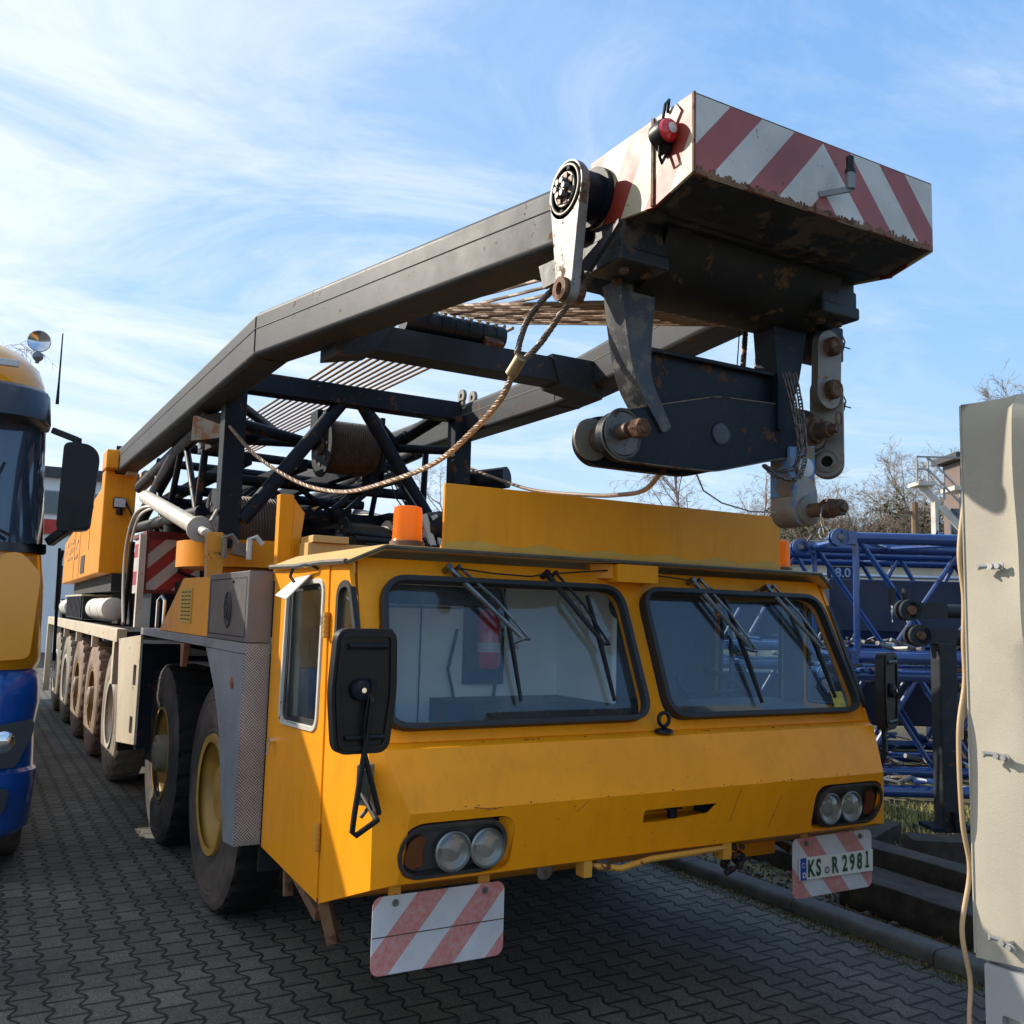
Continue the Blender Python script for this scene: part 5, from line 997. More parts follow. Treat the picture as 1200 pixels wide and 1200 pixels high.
# pendant ropes (each strand a part)
def rope(pts, r, m, name='pendant_rope', twist=True, n=8, par=None):
    """laid rope: strands twisted around the path"""
    P = [Vector(pts[0])]; L = 0
    if twist and r >= .008:
        # resample
        seg = []; 
        for a, b in zip(pts, pts[1:]):
            a, b = Vector(a), Vector(b); k = max(1, int((b-a).length/(r*1.6)))
            seg += [a.lerp(b, i/k) for i in range(k)]
        seg.append(Vector(pts[-1])); q = MB(); q.tube(seg, r*.72, 6)
        fr_ = []; prev = None
        for i, p in enumerate(seg):
            d = (seg[min(i+1, len(seg)-1)]-seg[max(i-1, 0)]).normalized()
            if prev is None: _, a, b = axes(d)
            else: a = (prev-d*prev.dot(d)).normalized(); b = d.cross(a)
            prev = a; fr_.append((p, a, b))
        for s_ in range(6):
            ps = []
            for i, (p, a, b) in enumerate(fr_):
                an = i*1.6*r/(r*9)*2*PI+s_*PI/3; ps.append(p+(a*math.cos(an)+b*math.sin(an))*r*.66)
            q.tube(ps, r*.40, 5)
        return q.build(name, m, par or CR)
    q = MB(); q.tube(pts, r, n); return q.build(name, m, par or CR)
for i in range(10):
    x = -.45+i*.066; rope([(x*.9+.02, -.25, 3.15), (x, 1.96, 3.742)], .0115, ROPE)
for i in range(4):
    x = -.42+i*.11; rope([(x, .1, 3.45), (x-.02, 1.96, 3.748)], .0105, ROPE)
for i in range(12):
    x = -.34+i*.055; rope([(x*1.15, 2.0, 3.745), (x, 9.3, 3.84)], .012, ROPE, twist=False)
for i in range(2): rope([(.46+.09*i, -.05, 3.22), (.30+.09*i, -.18, 2.78)], .014, ROPED if False else ROPE)
rope([(.42, -.05, 3.22), (.26, -.18, 2.75)], .003, BLK, 'control_cable', False, 5)
# ---- striped boom head
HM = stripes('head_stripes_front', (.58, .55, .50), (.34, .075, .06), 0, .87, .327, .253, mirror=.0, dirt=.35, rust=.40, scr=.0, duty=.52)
head_pts = [(-.954, 3.668), (-.954, 3.370), (-.735, 3.322), (-.20, 3.385), (-.20, 3.668)]
q = MB(); q.box(-.648, .648, -.94, -.2, 3.60, 3.662); q.hexa([(-.645, -.735, 3.335), (.645, -.735, 3.335), (.645, -.2, 3.39), (-.645, -.2, 3.39), (-.645, -.735, 3.35), (.645, -.735, 3.35), (.645, -.2, 3.41), (-.645, -.2, 3.41)]); q.hexa([(-.645, -.94, 3.376), (.645, -.94, 3.376), (.645, -.735, 3.332), (-.645, -.735, 3.332), (-.645, -.94, 3.39), (.645, -.94, 3.39), (.645, -.735, 3.35), (-.645, -.735, 3.35)])
hd = q.build('boom_head', WORN, CR)
q = MB(); q.box(-.657, .657, -.954, -.940, 3.372, 3.668); q.build('striped_front', HM, hd, bevel=.004)
for s_ in (-1, 1):
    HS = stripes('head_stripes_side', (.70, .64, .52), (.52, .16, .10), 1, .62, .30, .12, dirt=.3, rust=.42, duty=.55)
    q = MB(); q.plate((s_*.660, 0, 0), (0, 1, 0), (0, 0, 1), [(-.952, 3.668), (-.952, 3.372), (-.735, 3.322), (-.32, 3.38), (-.32, 3.668)], th=.012*(1 if s_ < 0 else -1)); q.build('striped_side', HS, hd, bevel=.002)
    q = MB(); q.box(min(s_*.660, s_*.668), max(s_*.660, s_*.668), -.742, -.728, 3.325, 3.668); q.build('side_flange', RUST, hd)
q = MB()
for i in range(150):
    x = -.65+1.3*i/150; h = .012+.022*abs(math.sin(i*1.7)*math.sin(i*.37+1))*random.uniform(.5, 1.3); q.box(x, x+.0088, -.9565, -.954, 3.370, 3.370+h)
q.tube([(-.655, -.956, 3.67), (-.655, -.956, 3.37)], .006, 6); q.tube([(-.655, -.95, 3.669), (.655, -.95, 3.669)], .004, 5)
q.build('rust_edge', RUST, hd)
q = MB(); q.beam((-.60, -.66, 3.345), (.62, -.66, 3.345), .03, .022); q.build('head_rib', WORN, hd)
# bracket on the front, marker lamps
q = MB(); q.beam((-.028, -.954, 3.447), (.073, -1.02, 3.47), .012, .022); q.cyl((.073, -1.02, 3.47), (.073, -1.02, 3.54), .018, 12); q.build('lamp_stub', STEEL, hd)
q = MB(); q.cyl((.073, -1.02, 3.54), (.073, -1.02, 3.60), .015, 12); q.lathe([(0, .021), (.012, .021)], (.073, -1.02, 3.535), (0, 0, 1), 12); q.build('stub_cap', BLK, hd)
for s_, y, z in ((-1, -.82, 3.56), (1, -.82, 3.50)):
    q = MB(); q.lathe([(0, .02), (.01, .045), (.05, .05), (.07, .046)], (s_*.69, y+.035, z), (0, -1, 0), 24); q.beam((s_*.665, y, z-.06), (s_*.715, y, z-.01), .05, .03); q.tube([(s_*.69, y, z+.04), (s_*.70, y-.03, z+.10), (s_*.675, y-.02, z+.13), (s_*.665, y, z+.09)], .006, 6); q.tube([(s_*.70, y, z-.04), (s_*.71, y-.01, z-.09), (s_*.69, y, z-.11), (s_*.67, y, z-.07)], .006, 6); ml = q.build('marker_lamp', BLK, hd)
    q = MB(); q.lathe([(0, .044), (.012, .040), (.022, .022), (.026, .004)], (s_*.69, y-.036, z), (0, -1, 0), 24); q.build('lens', REDL if s_ < 0 else mat('clear_lens', (.7, .6, .6), .15, trans=.4), ml)
    q = MB(); q.lathe([(0, .020), (.004, .012)], (s_*.69, y-.062, z), (0, -1, 0), 16); q.build('lens_centre', WHT, ml)
# big curved guard / drum plate under the head
q = MB(); q.lathe([(0, .29), (1.0, .29)], (-.46, -.30, 3.43), (1, 0, 0), 56); q.build('head_sheave_guard', mat('worn_black_drum', (.010, .010, .010), .6, spec=.2, var=.3, vs=4, rust=.25, rs=10, rcol=(.09, .05, .025), dirt=.5, dcol=(.035, .026, .016), bump=.1, bs=8), CR)
q = MB(); q.box(-.62, .62, -.2, .25, 3.36, 3.60); q.build('head_box', DKB, CR, bevel=.01)
# side trunnion with lever plate
for s_ in (-1,):
    cx_, cy_, cz_ = -.66, -.365, 3.50
    q = MB(); q.cyl((cx_, cy_, cz_), (-.685, cy_, cz_), .122, 40); q.cyl((-.68, cy_, cz_), (-.775, cy_, cz_), .095, 32); q.build('trunnion', DKB, CR)
    pl_ = []; R1, R2, zc = .112, .052, 3.085
    for i in range(25): a = math.radians(-8+196*i/24); pl_.append((cy_+R1*math.cos(a), cz_+R1*math.sin(a)))
    for i in range(17): a = math.radians(188+164*i/16); pl_.append((cy_-.002+R2*math.cos(a), zc+R2*math.sin(a)))
    q = MB(); q.plate((-.812, 0, 0), (0, 1, 0), (0, 0, 1), pl_, th=.042); lv = q.build('lever_plate', STEEL, CR, bevel=.004)
    q = MB(); q.lathe([(0, .112), (.0, .118), (.03, .118), (.045, .110)], (-.812, cy_, cz_), (1, 0, 0), 44); q.build('flange', RUST if False else STEEL, lv)
    q = MB(); q.tube([(-.813, cy_+.098*math.cos(a*PI/24), cz_+.098*math.sin(a*PI/24)) for a in range(48)], .006, 6, closed=True); q.tube([(-.813, cy_+.066*math.cos(a*PI/24), cz_+.066*math.sin(a*PI/24)) for a in range(48)], .006, 6, closed=True)
    q.build('ring_groove', LINK, lv)
    q = MB(); 
    for k in range(7): a = k/7*2*PI; q.box(-.822, -.811, cy_+.052*math.cos(a)-.012, cy_+.052*math.cos(a)+.012, cz_+.052*math.sin(a)-.012, cz_+.052*math.sin(a)+.012)
    q.build('lock_nut', BOLT, lv)
    q = MB(); 
    for k in range(6): a = k/6*2*PI; q.cyl((-.812, cy_+.030*math.cos(a), cz_+.030*math.sin(a)), (-.845, cy_+.030*math.cos(a), cz_+.030*math.sin(a)), .013, 6)
    q.cyl((-.812, cy_, cz_), (-.83, cy_, cz_), .022, 6); q.build('bolt', STEEL, lv)
    for k in (-1, 1): q = MB(); q.box(-.816, -.811, cy_-.09*k*.25-.010, cy_-.09*k*.25+.010, cz_+.088*k-.014, cz_+.088*k+.010); q.build('slot', DEEP, lv)
    q = MB(); ho = [(cy_-.002+.048*math.cos(a*PI/14), zc+.048*math.sin(a*PI/14)) for a in range(28)]; hi_ = [(cy_-.002+.021*math.cos(a*PI/14), zc+.026*math.sin(a*PI/14)) for a in range(28)]
    q.plate((-.835, 0, 0), (0, 1, 0), (0, 0, 1), ho, [hi_], th=.10); q.build('eye', RUST, lv, bevel=.004)
    q = MB(); q.cyl((-.80, cy_-.002, zc), (-.76, cy_-.002, zc), .019, 14); q.build('eye_bore', DEEP, lv)
# stay running from the beam to the block, hanger blocks
q = MB(); q.hexa([(-.72, -.06, 3.20), (-.70, -.06, 3.20), (-.60, -.52, 3.26), (-.62, -.52, 3.26), (-.72, -.02, 3.31), (-.70, -.02, 3.31), (-.60, -.46, 3.34), (-.62, -.46, 3.34)]); q.hexa([(-.735, -.42, 3.16), (-.715, -.42, 3.16), (-.70, -.60, 3.30), (-.72, -.60, 3.30), (-.735, -.33, 3.20), (-.715, -.33, 3.20), (-.70, -.60, 3.315), (-.72, -.60, 3.315)]); q.build('stay_plate', WORN, CR)
for s_ in (-1, 1):
    c0 = Vector((s_*.555, -.42, 3.255))
    q = MB(); q.obox(c0, (.115, 0, 0), (0, .13, 0), (0, 0, .06)); q.obox(c0+Vector((0, -.02, .085)), (.10, 0, 0), (0, .11, 0), (0, 0, .045)); q.obox(c0+Vector((0, -.03, -.045)), (.122, 0, 0), (0, .11, 0), (0, 0, .03)); bl_ = q.build('bearing_block', WORN, CR, bevel=.012)
    q = MB(); 
    for dx, dy in ((-.05, -.06), (.06, -.06), (.0, .05)): q.cyl(c0+Vector((dx, dy, -.075)), c0+Vector((dx, dy, -.092)), .022, 14)
    q.build('bolt', BOLT, bl_)
LG = mat('scraped_leg_steel', (.026, .031, .038), .42, .2, var=.4, vs=3, rust=.5, rs=8, rcol=(.11, .105, .10), dirt=.3, dcol=(.10, .075, .05), bump=.2, bs=22)
q = MB(); q.plate((0, -.36, 0), (1, 0, 0), (0, 0, 1), rpoly([(-.53, 3.20), (-.345, 3.20), (-.365, 2.96), (-.37, 2.80), (-.255, 2.60), (-.30, 2.57), (-.455, 2.78), (-.50, 3.0)], [.01, .01, .05, .06, .02, .02, .08, .05]), th=-.13); q.build('hanger_leg', LG, CR, bevel=.006)
q = MB(); q.plate((0, -.36, 0), (1, 0, 0), (0, 0, 1), rpoly([(.33, 3.20), (.56, 3.22), (.50, 2.93), (.42, 2.68), (.36, 2.66), (.36, 2.90)], [.01, .01, .05, .02, .02, .05]), th=-.13); q.build('hanger_leg', DKB, CR, bevel=.006)
q = MB(); q.box(-.375, .38, -.31, -.24, 2.68, 2.93); q.beam((-.375, -.335, 2.925), (.38, -.335, 2.925), .03, .018); q.build('yoke_web', DKB, CR, bevel=.004)
YK = [(-.44, 2.662), (.006, 2.775), (.366, 2.79), (.608, 2.782), (.69, 2.72), (.69, 2.64), (.617, 2.585), (.38, 2.538), (-.008, 2.441), (-.267, 2.437), (-.54, 2.438), (-.605, 2.50), (-.602, 2.585), (-.543, 2.64)]
yk = rpoly(YK, [.06, .05, .05, .05, .05, .05, .05, .05, .05, .05, .06, .05, .05, .05], 4)
for y_, nm in ((-.345, 'crosshead_plate'), (-.175, 'crosshead_plate')):
    q = MB(); q.plate((0, y_, 0), (1, 0, 0), (0, 0, 1), yk, th=-.045); pl_ = q.build(nm, DKB, CR, bevel=.006)
    if y_ < -.3: 
        fp = pl_
        q = MB(); q.tube([(a_, y_-.001, b_) for a_, b_ in yk], .0035, 5, closed=True); q.build('worn_edge', mat('bare_edge', (.15, .11, .075), .5, .3, rust=.4, rs=20), pl_)
        q = MB(); q.tube([(-.50+.088*math.cos(a*PI/20), y_-.003, 2.548+.10*math.sin(a*PI/20)) for a in range(40)], .007, 6, closed=True); q.lathe([(0, .092), (.006, .088)], (-.50, y_, 2.548), (0, -1, 0), 36); q.build('scraped_boss', mat('scraped_steel', (.10, .10, .095), .5, .3, var=.4, vs=10, rust=.45, rs=14, rcol=(.05, .045, .04), dirt=.4), pl_)
        q = MB(); q.cyl((-.515, y_-.004, 2.550), (-.515, y_-.07, 2.552), .033, 20); q.cyl((-.505, y_-.06, 2.551), (-.50, y_-.10, 2.552), .030, 8); q.build('pin', BOLT, pl_)
        q = MB(); q.cyl((-.50, y_-.085, 2.552), (-.495, y_-.135, 2.553), .042, 6); q.cyl((-.497, y_-.13, 2.553), (-.495, y_-.142, 2.553), .022, 12); q.build('hex_nut', LINK if False else RUST, pl_, bevel=.003)
        q = MB(); q.lathe([(0, .048), (.005, .048), (.006, .040)], (.03, y_, 2.612), (0, -1, 0), 32); q.tube([(.03+.048*math.cos(a*PI/16), y_-.004, 2.612+.048*math.sin(a*PI/16)) for a in range(32)], .004, 5, closed=True); q.build('centre_boss', mat('dark_boss', (.02, .024, .03), .4, rust=.3, rs=20), pl_)
        q = MB(); q.lathe([(0, .085), (.01, .08), (.012, .058), (.03, .052)], (.60, y_, 2.688), (0, -1, 0), 32); q.cyl((.60, y_-.02, 2.688), (.61, y_-.09, 2.690), .038, 18); q.cyl((.61, y_-.08, 2.690), (.625, y_-.12, 2.692), .022, 10); q.build('pin', BOLT, pl_, bevel=.002)
        q = MB(); q.tube([(.66+.02*math.cos(a*PI/6), y_-.10, 2.745+.03*math.sin(a*PI/6)) for a in range(12)], .005, 5, closed=True); q.tube([(.655, y_-.1, 2.715), (.63, y_-.10, 2.70)], .005, 5); q.build('ring_clip', RUST, pl_)
q = MB(); q.cyl((-.50, -.31, 2.548), (-.50, -.16, 2.548), .055, 32); q.build('spacer_disc', BOLT, fp)
q = MB(); q.lathe([(0, .09), (.012, .09)], (-.535, -.172, 2.545), (0, -1, 0), 32); q.build('disc_rim', LINK, fp)
# ---- pendant links on the right
def link(c0, c1, r, y, th, m, nm='link_plate', holes=0., par=None):
    (xa, za), (xb, zb) = c0, c1; d = Vector((xb-xa, zb-za)); a0 = math.atan2(d.y, d.x); P = []
    for i in range(15): a = a0+PI/2+PI*i/14; P.append((xa+r*math.cos(a), za+r*math.sin(a)))
    for i in range(15): a = a0-PI/2+PI*i/14; P.append((xb+r*math.cos(a), zb+r*math.sin(a)))
    H = [circ(*c1, holes, 18)] if holes else []
    q = MB(); q.plate((0, y, 0), (1, 0, 0), (0, 0, 1), P, H, th=-th); return q.build(nm, m, par or CR, bevel=.007)
up = link((.658, 3.095), (.650, 2.875), .078, -.40, .04, LINK)
for z in (3.09, 2.885):
    q = MB(); q.cyl((.655, -.395, z), (.655, -.44, z), .045, 10); q.cyl((.655, -.43, z), (.655, -.445, z), .040, 10); q.build('bolt_head', RUST, up, bevel=.003)
link((.80, 3.095), (.79, 2.86), .06, -.27, .03, DKB)
q = MB(); q.box(.60, .80, -.36, -.22, 3.05, 3.22); q.build('link_block', WORN, CR, bevel=.01)
LU = Vector((.62, -.785, 0)).normalized(); LN = Vector((-LU.y, LU.x, 0)) if False else Vector((LU.y, -LU.x, 0))
def ulink(c, z0, z1, r, th, m, nm, hole=0.):
    # plate whose bore axis LN points to the front left; c = centre of the front face
    P = [(r*math.cos(math.pi*i/16), z1+r*math.sin(math.pi*i/16)) for i in range(17)]+[(r*math.cos(math.pi+math.pi*i/16), z0+r*math.sin(math.pi+math.pi*i/16)) for i in range(17)]
    H = [circ(0, z0, hole, 18)] if hole else []; q = MB(); q.plate((c[0], c[1], 0), LU, (0, 0, 1), P, H, th=-th); return q.build(nm, m, CR, bevel=.008)
LC = Vector((.690, -.345, 0))
lo_ = ulink(LC, 2.560, 2.90, .075, .085, LINK, 'long_link', .026)
q = MB(); c_ = LC+Vector((0, 0, 2.56)); q.cyl(c_-LN*.05, c_-LN*.06, .027, 18); q.build('bore', DEEP, lo_)
q = MB(); UZ = Vector((0, 0, 1))
for zz_, r_ in ((2.56, .050), (2.70, .045)): q.tube([LC+UZ*zz_+LN*.001+LU*r_*math.cos(a*PI/16)+UZ*r_*math.sin(a*PI/16) for a in range(32)], .005, 5, closed=True)
q.lathe([(0, .044), (.008, .040)], LC+UZ*2.70, LN, 24); q.build('boss_ring', LINK, lo_)
q = MB(); 
for z, sx in ((3.17, 1), (2.87, 1)):
    q.cyl((.82, -.27, z), (.88, -.27, z), .022, 10); q.tube([(.86, -.28, z+.02), (.88, -.28, z+.05), (.90, -.28, z+.02), (.885, -.28, z-.03)], .004, 5); q.tube([(.86, -.27, z), (.96, -.26, z-.002)], .0035, 5)
q.build('split_pin', BLK, CR)
BLP = mat('chipped_blue_paint', (.06, .22, .50), .45, var=.2, rust=.5, rs=9, rcol=(.22, .16, .11), dirt=.45, dcol=(.30, .27, .22), ds=6)
q = MB(); q.plate((0, -.36, 0), (1, 0, 0), (0, 0, 1), rpoly([(.432, 2.60), (.592, 2.62), (.590, 2.39), (.43, 2.37)], .008), th=-.12); b3 = q.build('blue_link_plate', BLP, CR, bevel=.008)
bl2 = link((.513, 2.39), (.513, 2.315), .078, -.375, .14, mat('rust_streaked_link', (.30, .26, .22), .5, .2, rust=.28, rs=6, rcol=(.10, .20, .38), dirt=.6, dcol=(.20, .10, .05), ds=5), 'lower_link')
q = MB(); q.lathe([(0, .048), (.012, .046), (.018, .036)], (.522, -.362, 2.510), (0, -1, 0), 28); wb = q.build('white_boss', mat('chipped_white_boss', (.55, .56, .55), .5, rust=.35, rs=16), b3)
q = MB(); q.lathe([(0, .058), (.008, .054)], (.518, -.36, 2.510), (0, -1, 0), 28); q.build('boss_ring', BOLT, b3)
q = MB(); q.lathe([(0, .070), (.01, .066), (.014, .056)], (.530, -.377, 2.310), (0, -1, 0), 30); q.build('eye_ring', LINK, bl2)
q = MB(); q.cyl((.530, -.38, 2.310), (.545, -.50, 2.312), .032, 20); q.build('pin', RUST, bl2)
q = MB(); q.cyl((.540, -.46, 2.312), (.545, -.51, 2.313), .044, 10); q.cyl((.545, -.50, 2.313), (.55, -.555, 2.314), .040, 6); q.cyl((.55, -.55, 2.314), (.552, -.57, 2.314), .022, 10); q.build('castle_nut', BOLT, bl2, bevel=.003)
q = MB(); q.tube([(.54, -.53, 2.34), (.545, -.54, 2.40)], .004, 5); q.tube([(.54, -.49, 2.345), (.52, -.50, 2.36), (.50, -.48, 2.31), (.49, -.48, 2.25), (.51, -.48, 2.20), (.53, -.48, 2.22)], .004, 5); q.tube([(.51+.032*math.cos(a*PI/6), -.48, 2.20+.027*math.sin(a*PI/6)) for a in range(12)], .004, 5, closed=True); q.build('lynch_pin', CHR, bl2)
q = MB(); q.tube([(.02, -.2, 2.45), (.06, -.2, 2.38), (.15, -.22, 2.33), (.30, -.25, 2.30), (.40, -.3, 2.30)], .004, 5); q.build('thin_cable', mat('tan_cable', (.35, .33, .28), .6), CR)
# ---- lattice foot inside the arms
q = MB()
def bx(a, b, w=.15, h=None): q.beam(a, b, w, h or w)
for s_ in (-1, 1): bx((s_*1.02, 4.2, 2.28), (s_*1.02, 4.2, 3.60), .17, .17)
bx((-.98, 4.2, 3.64), (1.0, 4.2, 3.64), .16, .17); q.build('lattice_frame', DKB, CR, bevel=.012)
q = MB(); rt_ = lambda a, b, r=.045: q.tube([a, b], r, 10)
rt_((-.09, 4.2, 3.62), (-.92, 4.15, 2.50), .06); rt_((.05, 4.2, 3.62), (.90, 4.2, 2.42), .06); rt_((.05, 4.22, 3.62), (.55, 4.6, 3.36), .045)
rt_((.98, 4.25, 3.70), (.50, 4.8, 3.30), .06); rt_((.52, 4.7, 3.33), (.40, 4.8, 2.95), .035); rt_((.55, 4.7, 3.33), (.80, 4.6, 2.70), .035)
for s_ in (-1, 1):
    a0 = Vector((s_*1.05, 4.3, 3.5)); rt_((s_*1.05, 5.2, 3.42), (s_*1.05, 8.8, 3.25), .07); rt_((s_*1.08, 4.9, 2.62), (s_*1.08, 9.0, 2.75), .06)
    for y, zt, yb_ in ((5.0, 3.42, 5.1), (6.0, 3.40, 5.1), (6.2, 3.36, 6.6), (7.6, 3.3, 6.8)): rt_((s_*1.05, y, zt), (s_*1.08, yb_, 2.62), .032)
    rt_((s_*1.05, 6.3, 3.38), (s_*1.08, 8.6, 2.75), .075)
for k, y in enumerate((5.4, 6.6, 7.8)): rt_((-1.02, y, 3.44), (1.02, y+.3, 3.44), .05); rt_((-1.02, y, 3.0), (1.02, y, 3.0), .05)
rt_((-1.0, 4.3, 3.50), (-.2, 6.0, 3.62), .045); rt_((-.95, 4.25, 3.3), (1.0, 5.6, 3.3), .05); rt_((1.0, 4.3, 3.3), (-.9, 5.8, 3.42), .04)
q.build('lattice_lacing', DKB, CR)
q = MB(); bx((-1.15, 4.75, 3.30), (-.98, 4.3, 3.28), .20, .22); bx((-1.02, 5.3, 3.28), (-1.02, 4.2, 3.24), .10, .2); q.build('lattice_knuckle', mat('rusty_black_knuckle', (.022, .018, .016), .7, rust=.35, spec=.2), CR, bevel=.01)
q = MB(); q.plate((-1.17, 0, 0), (0, 1, 0), (0, 0, 1), rr(4.62, 4.80, 3.14, 3.48, .06, 4), th=.03); q.build('lug_plate', STEEL, CR)
for k, x in enumerate((.98, 1.09)):
    q = MB(); q.plate((x, 0, 0), (0, 1, 0), (0, 0, 1), circ(4.12, 3.78, .062, 20), [circ(4.12, 3.78, .024, 14)], th=.03); q.box(x, x+.03, 4.08, 4.18, 3.68, 3.74); q.build('eye_lug', WHT if False else LINK, CR)
q = MB(); q.cyl((1.12, 4.4, 3.02), (1.42, 4.0, 3.06), .10, 20); q.build('pipe_end', DKB, CR)
for s_ in (-1, 1):
    q = MB(); a, b = Vector((s_*1.2, 7.24, 2.97)), Vector((s_*1.2, 4.35, 2.43)); q.cyl(a, b, .072, 20); q.cyl(b, b+(b-a).normalized()*.03, .105, 20); q.cyl(b, b+(b-a).normalized()*.3, .035, 10); q.build('hydraulic_cylinder', WHT, CR)
q = MB(); q.tube([(-1.05, 4.2, 2.50), (-1.12, 4.15, 2.56), (-1.16, 4.12, 2.48), (-1.12, 4.1, 2.38), (-1.05, 4.1, 2.36)], .02, 6); q.beam((-1.0, 4.1, 2.28), (-.85, 4.1, 2.25), .1, .1); q.build('pin_bracket', LINK, CR)
for x in (-1.05, -.86): q = MB(); q.tube([(x-.05, 3.9, 2.18), (x-.05, 3.9, 2.34), (x+.0, 3.9, 2.36), (x+.05, 3.9, 2.30)], .022, 6); q.build('hook_bracket', WHT if x > -1 else LINK, CR)
# tall chords of folded boom behind
q = MB(); 
for x in (-.75, -.25, .25, .75): q.box(x-.06, x+.06, 5.0, 9.5, 2.62, 2.76); q.box(x-.05, x+.05, 4.8, 9.5, 3.06, 3.16)
for i in range(7): q.box(-.9, .9, 5.2+i*.65, 5.3+i*.65, 2.66, 2.74); q.tube([(-.75, 5.2+i*.65, 2.7), (-.25, 5.5+i*.65, 3.1), (.25, 5.2+i*.65, 2.7), (.75, 5.5+i*.65, 3.1)], .03, 6)
q.box(-.85, .85, 7.2, 9.2, 2.2, 2.9); q.build('folded_boom', DKB, CR)
# winch drums
def drum(c, L, r, rf, name='rope_drum', rc=ROPED):
    c = Vector(c); q = MB(); prof = [(0, .03)]; n = 22
    for i in range(n*2+1): prof.append((L*i/(2*n), r+(.008 if i % 2 else -.004)))
    q.lathe(prof+[(L, .03)], c, (1, 0, 0), 36); d_ = q.build(name, rc, CR)
    for t in (-.02, L): q = MB(); q.lathe([(t, rf-.02), (t, rf), (t+.02, rf), (t+.02, rf-.02)], c, (1, 0, 0), 40); q.build('flange', DK, d_)
    q = MB()
    for k in range(8): a = k*PI/4; q.cyl(c+Vector((-.02, .6*rf*math.cos(a), .6*rf*math.sin(a))), c+Vector((-.032, .6*rf*math.cos(a), .6*rf*math.sin(a))), .018, 8)
    q.cyl(c+Vector((-.02, 0, 0)), c+Vector((-.06, 0, 0)), rf*.3, 20); q.build('hub_cap', STEEL, d_)
drum((-.08, 4.75, 3.29), .47, .235, .285)
drum((-.98, 4.9, 2.50), .55, .28, .33)
drum((.10, 4.6, 2.42), .4, .16, .22)
MB().box(-.18, -.13, 4.65, 4.85, 3.29, 3.60).build('drum_bracket', DKB, CR)
q = MB(); q.box(.43, .47, 4.65, 4.85, 3.0, 3.6); q.obox((.41, 4.75, 2.99), (.07, 0, 0), (0, .1, 0), (.0, 0, .10)); q.build('drum_bracket', DKB, CR)
q = MB(); q.tube([(.46, 4.6, 3.28), (.42, 4.2, 3.0), (.30, 3.4, 2.6), (.42, 3.4, 2.4)], .008, 5); q.tube([(.44, 4.6, 3.2), (.42, 4.2, 2.8), (.45, 3.5, 2.35)], .006, 5)
q.tube([(-.2, 3.5, 2.36), (.2, 3.4, 2.34), (.6, 3.3, 2.30)], .03, 8); q.tube([(-.25, 3.6, 2.42), (.25, 3.5, 2.38), (.65, 3.4, 2.33)], .025, 8); q.tube([(-.15, 3.4, 2.31), (.3, 3.3, 2.30), (.62, 3.25, 2.30)], .02, 8); q.build('hydraulic_hose', BLK, CR)
q = MB(); q.obox((.47, 3.5, 2.42), (.05, 0, 0), (0, .12, 0), (.02, 0, .20)); q.cyl((.40, 3.45, 2.48), (.53, 3.4, 2.5), .13, 18); q.build('sheave_block', DKB, CR)
for k in range(3):
    q = MB(); q.beam((.40+.08*k, 3.35, 2.32), (.30+.09*k, 3.35, 2.58), .035, .05); q.build('lever', WHT, CR)
# ---- slack wire rope sling hung from the lever plate
def spline(P, n=10):
    P = [Vector(p) for p in P]; o = []
    for i in range(len(P)-1):
        p0, p1, p2, p3 = P[max(i-1, 0)], P[i], P[i+1], P[min(i+2, len(P)-1)]
        for k in range(n):
            t = k/n; o.append(.5*((2*p1)+(-p0+p2)*t+(2*p0-5*p1+4*p2-p3)*t*t+(-p0+3*p1-3*p2+p3)*t**3))
    o.append(P[-1]); return o
FER = Vector((-.80, .02, 2.86))
sl = rope(spline([FER+Vector((0, 0, 0)), (-.79, .16, 2.75), (-.72, .55, 2.68), (-.66, 1.1, 2.60), (-.66, 1.8, 2.57), (-.64, 2.6, 2.60), (-.72, 3.3, 2.73), (-.90, 3.85, 2.98), (-1.07, 4.1, 3.24)], 12), .0150, mat('light_tan_rope', (.30, .20, .13), .5, .3, var=.3, vs=20), 'wire_rope_sling')
rope(spline([FER+Vector((0, 0, 0)), (-.74, -.06, 2.94), (-.68, -.16, 3.08), (-.62, -.26, 3.20), (-.58, -.30, 3.24)], 8), .0145, ROPED, 'sling_leg', par=sl)
rope(spline([FER+Vector((0, 0, .01)), (-.77, .03, 3.0), (-.72, .02, 3.12), (-.62, -.05, 3.26)], 8), .0145, ROPED, 'sling_leg', par=sl)
q = MB(); d = Vector((.02, -.12, .11)).normalized(); q.tube([FER-d*.045, FER-d*.04, FER+d*.05, FER+d*.055], [.022, .027, .027, .022], 16); q.build('ferrule', mat('dull_brass', (.42, .30, .16), .4, .6, dirt=.3), sl)
rope(spline([(1.05, 4.0, 3.10), (.85, 3.0, 2.85), (.65, 2.2, 2.68), (.55, 1.4, 2.56), (.40, .9, 2.50), (.2, .4, 2.46), (.10, .1, 2.54), (.1, -.15, 2.66)], 8), .013, ROPE, 'wire_rope_sling', twist=False)
